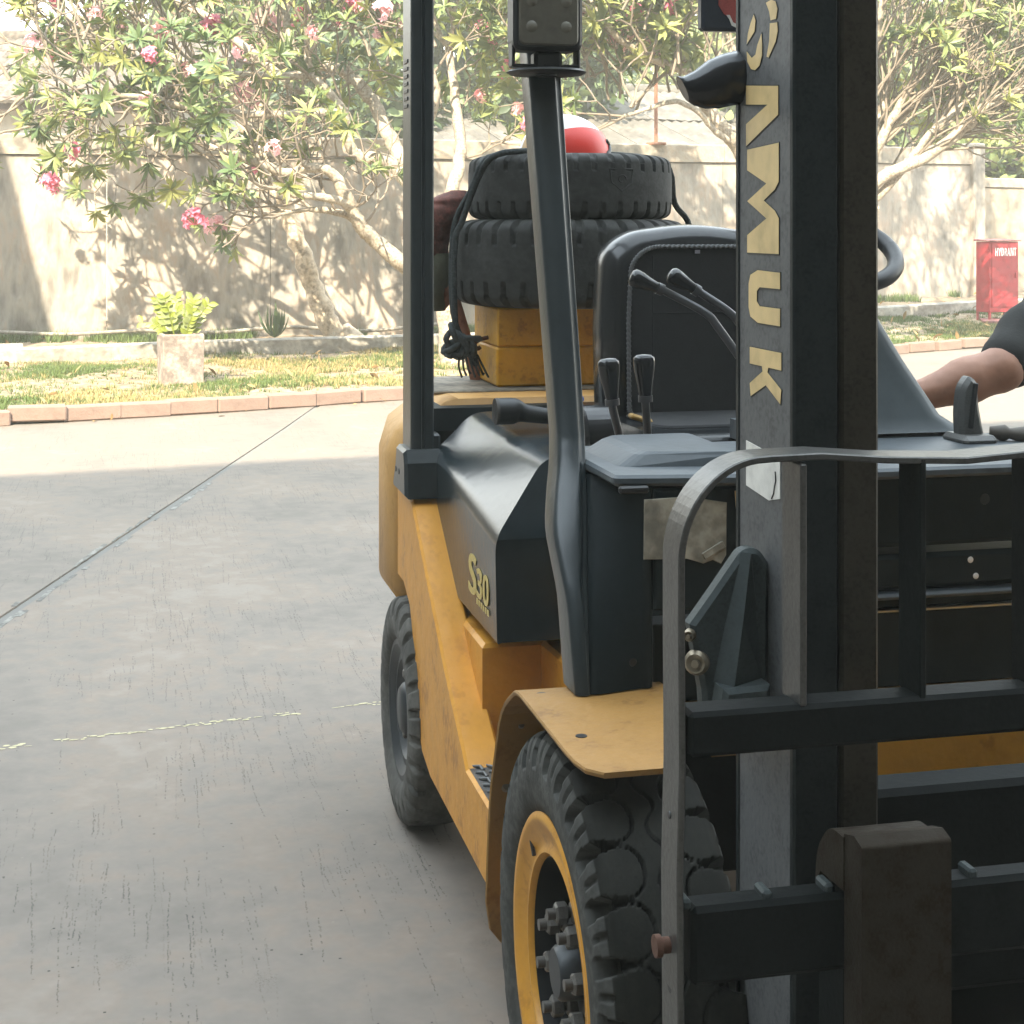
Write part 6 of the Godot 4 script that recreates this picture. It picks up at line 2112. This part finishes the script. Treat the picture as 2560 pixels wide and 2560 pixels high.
func make_garden_things() -> void:
	# planter and its plant
	var pl := thing("planter", "square grey pink concrete planter standing on the grass, left of the forklift", "planter", Vector3(-2.87, lawn_y(-2.87, 13.85) - 0.02, -13.85), 0.36)
	var s := Shape.new()
	var rings := []
	for k in [[0.0, 0.168], [0.02, 0.172], [0.43, 0.178], [0.445, 0.172], [0.445, 0.15], [0.38, 0.148]]:
		var ring := PackedVector3Array()
		for p in rounded([[-k[1], -k[1], 0.012], [k[1], -k[1], 0.012], [k[1], k[1], 0.012], [-k[1], k[1], 0.012]], 2):
			ring.append(Vector3(p.x, k[0], p.y))
		rings.append(ring)
	s.loft(rings, false)
	obj("box", s, M.planter, pl)
	var so := Shape.new()
	so.box(Vector3(0, 0.37, 0), Vector3(0.29, 0.03, 0.29))
	obj("soil", so, M.soil, pl)
	var zz := thing("potted_plant", "lime green leafy plant growing in the concrete planter", "plant", Vector3(-2.87, lawn_y(-2.87, 13.85) + 0.36, -13.85))
	rng.seed = 55
	var lm := leaf_mesh(1.5, 0.3, 0.15)
	var stems := Shape.new()
	for k in 11:
		var a := rng.randf() * TAU
		var lean := rng.randf_range(0.08, 0.6)
		if k == 0:
			a = PI * 0.98
			lean = 1.0
		var d := Vector3(cos(a) * lean, 1.0, sin(a) * lean * 0.7).normalized()
		var L := rng.randf_range(0.22, 0.40)
		var b := Vector3(cos(a) * 0.07, 0, sin(a) * 0.07)
		var path := P3([[b.x, 0, b.z], [b.x + d.x * L * 0.5, d.y * L * 0.55, b.z + d.z * L * 0.5], [b.x + d.x * L * 1.1, d.y * L, b.z + d.z * L * 1.1]])
		path = curve(path, 4)
		if k == 0:
			path[8] = path[8] + Vector3(-0.08, 0, 0)
		stems.tube(path, PackedFloat32Array([0.009, 0.009, 0.008, 0.007, 0.006, 0.005, 0.005, 0.004, 0.003]), 5)
		for i in range(2, path.size()):
			var t := (path[i] - path[i - 1]).normalized()
			var sd := t.cross(Vector3(0.1, 0.2, 1)).normalized()
			for sg in [-1.0, 1.0]:
				var y: Vector3 = (sd * sg + t * 0.8 + Vector3(0, 0, rng.randf_range(-0.3, 0.6))).normalized()
				var x: Vector3 = y.cross(Vector3(0, 0.3, 1)).normalized()
				var sc := rng.randf_range(0.06, 0.095)
				var o := put("leaf", lm, M.plant_lime if rng.randf() < 0.7 else M.leaf_b, zz)
				o.transform = Transform3D(Basis(x * sc, y * sc, x.cross(y) * sc), path[i])
	obj("stems", stems, M.plant_lime, zz)
	var sp := thing("wall_plant", "small dark green plant with drooping blades at the foot of the wall", "plant", Vector3(-2.72, lawn_y(-2.72, 18.3), -18.35))
	for k in 26:
		var a := rng.randf() * TAU
		var el := rng.randf_range(0.3, 1.3)
		var y := Vector3(cos(a) * cos(el), sin(el), sin(a) * cos(el))
		var x := y.cross(Vector3.UP).normalized()
		var sc := rng.randf_range(0.22, 0.38)
		var o := put("leaf", leaf_blade, M.leaf_c, sp)
		o.transform = Transform3D(Basis(x * sc * 0.45, y * sc, -x.cross(y) * sc), Vector3(0, 0.03, 0))
	# fire hydrant cabinet
	var hy := thing("hydrant_cabinet", "tall red metal hydrant cabinet on short legs in front of the low wall", "cabinet", Vector3(6.36, lawn_y(6.36, 21.0), -21.0), 0.46)
	var b := Shape.new()
	b.box(Vector3(0.01, 0.58, 0), Vector3(0.50, 0.92, 0.25), 0.006)
	obj("body", b, M.hydrant_red, hy)
	var tp := Shape.new()
	tp.plate(P2([[-0.145, 1.045], [0.155, 1.045], [0.155, 1.057], [-0.145, 1.075]]), 0.55, side(-0.265), 0.003)
	obj("top_sheet", tp, mat("hydrant_top", Color(0.5, 0.16, 0.15), 0.5, 0.0, M.t_dusty, 0.4), hy)
	var dr := Shape.new()
	dr.box(Vector3(0.02, 0.60, 0.129), Vector3(0.45, 0.83, 0.012), 0.004)
	var door := obj("door", dr, M.hydrant_red, hy)
	var hn := Shape.new()
	hn.box(Vector3(0.20, 0.60, 0.142), Vector3(0.018, 0.07, 0.016), 0.004)
	obj("handle", hn, M.hydrant_red, door)
	for x in [-0.22, 0.24]:
		for z in [-0.108, 0.108]:
			var lg := Shape.new()
			lg.box(Vector3(x, 0.06, z), Vector3(0.03, 0.125, 0.03), 0.003)
			obj("leg", lg, M.hydrant_red, hy)
	var f := SystemFont.new()
	f.font_names = PackedStringArray(["Droid Sans"])
	f.font_weight = 700
	var tm := TextMesh.new()
	tm.text = "HYDRANT"
	tm.font = f
	tm.font_size = 48
	tm.pixel_size = 0.01
	tm.depth = 0.05
	var bb := tm.get_aabb()
	var lt := put("lettering", tm, M.print_white, hy)
	var kx := 0.36 / bb.size.x
	var ky := 0.105 / bb.size.y
	lt.transform = Transform3D(Basis(Vector3(kx, 0, 0), Vector3(0, ky, 0), Vector3(0, 0, 0.04)), Vector3(0.03 - bb.get_center().x * kx, 0.905 - bb.get_center().y * ky, 0.1365))
	var pd := Shape.new()
	pd.box(Vector3(6.75, lawn_y(6.5, 20.8), -20.72), Vector3(1.3, 0.10, 0.62), 0.01, Basis(Vector3.UP, -0.2))
	tag(obj("concrete_pad", pd, mat("pad_red", Color(0.42, 0.16, 0.15), 0.85, 0.0, M.t_dusty, 0.4)), "low red painted concrete pad beside the hydrant cabinet", "pad")

# ---------------------------------------------------------------- the person
# Joined tapered capsules meshed as surface nets. bones: [a, b, radius a, radius b]
func blob(bones: Array, cell: float, k: float) -> ArrayMesh:
	var lo := Vector3(1e9, 1e9, 1e9)
	var hi := -lo
	for b in bones:
		var r: float = maxf(b[2], b[3]) + cell * 3.0 + k * 0.5
		for p in [b[0], b[1]]:
			lo = lo.min(p - Vector3.ONE * r)
			hi = hi.max(p + Vector3.ONE * r)
	var n := Vector3i(((hi - lo) / cell).ceil()) + Vector3i.ONE
	var d := PackedFloat32Array()
	d.resize(n.x * n.y * n.z)
	d.fill(1.0)
	var sy := n.x
	var sz := n.x * n.y
	for b in bones:
		var A: Vector3 = b[0]
		var B: Vector3 = b[1]
		var ra: float = b[2]
		var rb: float = b[3]
		var r: float = maxf(ra, rb) + k + cell * 2.0
		var c0 := Vector3i(((A.min(B) - Vector3.ONE * r - lo) / cell).floor()).clamp(Vector3i.ZERO, n - Vector3i.ONE)
		var c1 := Vector3i(((A.max(B) + Vector3.ONE * r - lo) / cell).ceil()).clamp(Vector3i.ZERO, n - Vector3i.ONE)
		var ab := B - A
		var l2: float = maxf(ab.length_squared(), 1e-9)
		for z in range(c0.z, c1.z + 1):
			for y in range(c0.y, c1.y + 1):
				for x in range(c0.x, c1.x + 1):
					var p := lo + Vector3(x, y, z) * cell
					var t := clampf((p - A).dot(ab) / l2, 0.0, 1.0)
					var v := p.distance_to(A + ab * t) - lerpf(ra, rb, t)
					var i := x + y * sy + z * sz
					var h := maxf(k - absf(d[i] - v), 0.0) / k
					d[i] = minf(d[i], v) - h * h * k * 0.25
	var st := SurfaceTool.new()
	st.begin(Mesh.PRIMITIVE_TRIANGLES)
	st.set_smooth_group(0)
	var ids := {}
	var count := 0
	for z in n.z - 1:
		for y in n.y - 1:
			for x in n.x - 1:
				var i := x + y * sy + z * sz
				var m := 0
				for c in 8:
					if d[i + (c & 1) + ((c >> 1) & 1) * sy + (c >> 2) * sz] < 0.0:
						m += 1
				if m == 0 or m == 8:
					continue
				var s := Vector3()
				var w := 0
				for c in 8:
					for ax in 3:
						if c & (1 << ax):
							continue
						var e := c | (1 << ax)
						var va := d[i + (c & 1) + ((c >> 1) & 1) * sy + (c >> 2) * sz]
						var vb := d[i + (e & 1) + ((e >> 1) & 1) * sy + (e >> 2) * sz]
						if (va < 0.0) == (vb < 0.0):
							continue
						var q := Vector3(c & 1, (c >> 1) & 1, c >> 2)
						q[ax] += va / (va - vb)
						s += q
						w += 1
				st.add_vertex(lo + (Vector3(x, y, z) + s / w) * cell)
				ids[i] = count
				count += 1
	for i in ids:
		for ax in 3:
			var step: int = [1, sy, sz][ax]
			var u: int = [sy, sz, 1][ax]
			var v: int = [sz, 1, sy][ax]
			if i + step >= d.size() or (d[i] < 0.0) == (d[i + step] < 0.0):
				continue
			if not (ids.has(i - u) and ids.has(i - v) and ids.has(i - u - v)):
				continue
			var q := [ids[i], ids[i - u], ids[i - u - v], ids[i - v]]
			if d[i] < 0.0:
				q.reverse()
			for t in [0, 1, 2, 0, 2, 3]:
				st.add_index(q[t])
	st.generate_normals()
	return st.commit()

func make_person() -> void:
	var o := thing("person", "person in a dark grey T-shirt leaning one bare arm over the forklift's seat", "person", Vector3(1.62, 0, -3.88))
	var g := -o.position
	var sh := Vector3(1.23, 1.275, -3.60) + g
	var el := Vector3(1.045, 1.150, -3.42) + g
	var wr := Vector3(0.825, 1.085, -3.385) + g
	var sh2 := Vector3(1.56, 1.36, -3.86) + g
	var el2 := Vector3(1.66, 1.09, -3.70) + g
	var wr2 := Vector3(1.52, 0.92, -3.55) + g
	var neck := Vector3(1.385, 1.37, -3.72) + g
	var head := Vector3(1.30, 1.56, -3.66) + g
	var pel := Vector3(1.66, 0.93, -3.90) + g
	var hipl := Vector3(1.60, 0.90, -3.80) + g
	var hipr := Vector3(1.73, 0.90, -3.98) + g
	var kl := Vector3(1.52, 0.49, -3.70) + g
	var kr := Vector3(1.72, 0.48, -3.94) + g
	var al := Vector3(1.62, 0.09, -3.74) + g
	var ar := Vector3(1.84, 0.09, -3.99) + g
	var chest := neck.lerp(pel, 0.32)
	var body := [
		[sh, el, 0.050, 0.043], [el, el.lerp(wr, 0.35), 0.043, 0.045], [el.lerp(wr, 0.35), wr, 0.045, 0.029],
		[sh2, el2, 0.050, 0.040], [el2, wr2, 0.040, 0.028], [wr2, wr2 + Vector3(-0.05, -0.06, 0.03), 0.03, 0.022],
		[neck, neck.lerp(head, 0.55), 0.058, 0.052], [sh, neck, 0.05, 0.07], [sh2, neck, 0.05, 0.07],
		[chest, pel, 0.13, 0.125], [chest.lerp(sh, 0.4), chest.lerp(sh2, 0.4), 0.12, 0.12],
		[hipl, kl, 0.082, 0.058], [kl, al, 0.055, 0.038], [hipr, kr, 0.082, 0.058], [kr, ar, 0.055, 0.038],
		[head + Vector3(0.02, -0.02, 0.01), head + Vector3(-0.005, 0.035, 0.0), 0.080, 0.088], [head + Vector3(-0.04, -0.075, 0.015), head + Vector3(-0.02, -0.03, 0.01), 0.042, 0.06]]
	put("body", blob(body, 0.0135, 0.03), M.skin, o)
	# face: nose, lips, brows and ears on the side turned to the truck
	var fwd := Vector3(-0.86, -0.25, 0.42).normalized()
	var rt := fwd.cross(Vector3.UP).normalized()
	var up := rt.cross(fwd)
	var hc := head + Vector3(0.0, 0.005, 0.0)
	put("face", blob([[hc + fwd * 0.086 + up * 0.012, hc + fwd * 0.106 - up * 0.022, 0.008, 0.013], [hc + fwd * 0.085 - up * 0.056 - rt * 0.017, hc + fwd * 0.085 - up * 0.056 + rt * 0.017, 0.008, 0.008], [hc + fwd * 0.083 + up * 0.03 - rt * 0.045, hc + fwd * 0.088 + up * 0.03 - rt * 0.015, 0.008, 0.008], [hc + fwd * 0.083 + up * 0.03 + rt * 0.045, hc + fwd * 0.088 + up * 0.03 + rt * 0.015, 0.008, 0.008], [hc + rt * 0.088 + up * 0.015, hc + rt * 0.086 - up * 0.02, 0.016, 0.010], [hc - rt * 0.088 + up * 0.015, hc - rt * 0.086 - up * 0.02, 0.016, 0.010]], 0.004, 0.008), M.skin, o)
	for sg in [-1.0, 1.0]:
		var ey := Shape.new()
		ey.lathe(P2([[0.0, 0.012], [0.006, 0.0104], [0.0104, 0.006], [0.012, 0.0], [0.0104, -0.006], [0.0, -0.012]]), along(hc + fwd * 0.080 + up * 0.012 + rt * 0.032 * sg, fwd), 14)
		obj("eye", ey, M.label_white, o)
		var ir := Shape.new()
		ir.lathe(P2([[0.0, 0.0126], [0.0045, 0.0122], [0.005, 0.010]]), along(hc + fwd * 0.080 + up * 0.012 + rt * 0.032 * sg, fwd), 12)
		obj("iris", ir, M.hair, o)
	put("hair", blob([[hc + up * 0.045 - fwd * 0.01, hc + up * 0.02 - fwd * 0.035, 0.083, 0.083], [hc + up * 0.07 + fwd * 0.03, hc + up * 0.07 + fwd * 0.02, 0.05, 0.05]], 0.008, 0.03), M.hair, o)
	# near hand resting on the seat: palm, four bent fingers, thumb from the side
	var hd := (wr - el).normalized()
	var ps := Vector3(0, 0, 1).cross(hd).normalized()
	if ps.y > 0:
		ps = -ps
	var across := hd.cross(ps).normalized()
	var palm := wr + hd * 0.045
	var hand := [[wr, palm - across * 0.018, 0.027, 0.017], [wr, palm + across * 0.018, 0.027, 0.017], [palm - across * 0.026, palm + hd * 0.045 - across * 0.03, 0.016, 0.013], [palm, palm + hd * 0.05, 0.017, 0.014], [palm + across * 0.026, palm + hd * 0.045 + across * 0.028, 0.016, 0.013]]
	for f in 4:
		var b := palm + hd * (0.048 - 0.004 * absf(f - 1.3)) + across * (-0.033 + 0.022 * f)
		var L: float = [0.036, 0.042, 0.040, 0.031][f]
		var d1 := (hd + ps * 0.25 + across * (f - 1.5) * 0.05).normalized()
		var d2 := (hd + ps * 0.9).normalized()
		var d3 := (hd * 0.6 + ps).normalized()
		hand.append([b, b + d1 * L, 0.0095, 0.0085])
		hand.append([b + d1 * L, b + d1 * L + d2 * L * 0.65, 0.0085, 0.0078])
		hand.append([b + d1 * L + d2 * L * 0.65, b + d1 * L + d2 * L * 0.65 + d3 * L * 0.5, 0.0078, 0.0068])
	var tb := wr + hd * 0.025 - across * 0.028
	var td := (hd * 0.75 - across * 0.6 + ps * 0.25).normalized()
	hand.append([tb, tb + td * 0.036, 0.0125, 0.0105])
	hand.append([tb + td * 0.036, tb + td * 0.036 + (hd + ps * 0.3).normalized() * 0.030, 0.0105, 0.0082])
	put("hand", blob(hand, 0.004, 0.008), M.skin, o)
	# clothes
	var cuff := sh.lerp(el, 0.86)
	put("t_shirt", blob([[sh, sh.lerp(el, 0.5), 0.066, 0.066], [sh.lerp(el, 0.5), cuff, 0.066, 0.062], [sh2, sh2.lerp(el2, 0.6), 0.066, 0.064], [sh, neck + Vector3(0.01, -0.055, 0), 0.066, 0.08], [sh2, neck + Vector3(0.01, -0.055, 0), 0.066, 0.08], [chest, pel + Vector3(-0.02, 0.06, 0), 0.148, 0.145], [chest.lerp(sh, 0.42), chest.lerp(sh2, 0.42), 0.135, 0.135], [sh.lerp(chest, 0.35), pel + Vector3(-0.05, 0.12, 0.08), 0.09, 0.10]], 0.0125, 0.035), M.shirt, o)
	put("trousers", blob([[pel, pel + Vector3(0, 0.03, 0), 0.142, 0.142], [hipl, kl, 0.10, 0.075], [kl, al + Vector3(0, 0.03, 0), 0.073, 0.058], [hipr, kr, 0.10, 0.075], [kr, ar + Vector3(0, 0.03, 0), 0.073, 0.058]], 0.014, 0.035), M.trousers, o)
	for a in [al, ar]:
		var f2: Vector3 = Vector3(-0.86, 0, 0.42).normalized()
		put("shoe", blob([[a + Vector3(0, -0.045, 0), a + f2 * 0.14 + Vector3(0, -0.055, 0), 0.044, 0.034], [a, a + f2 * 0.05 + Vector3(0, -0.03, 0), 0.046, 0.042]], 0.009, 0.02), M.shoe, o)

var leaf_blade: ArrayMesh

func _ready() -> void:
	make_view()
	make_materials()
	leaf_blade = leaf_mesh(0.8, 0.25, 0.55)
	make_ground()
	make_walls()
	make_trees()
	make_forklift()
	make_loads()
	make_garden_things()
	make_person()
	clean_meta(self)
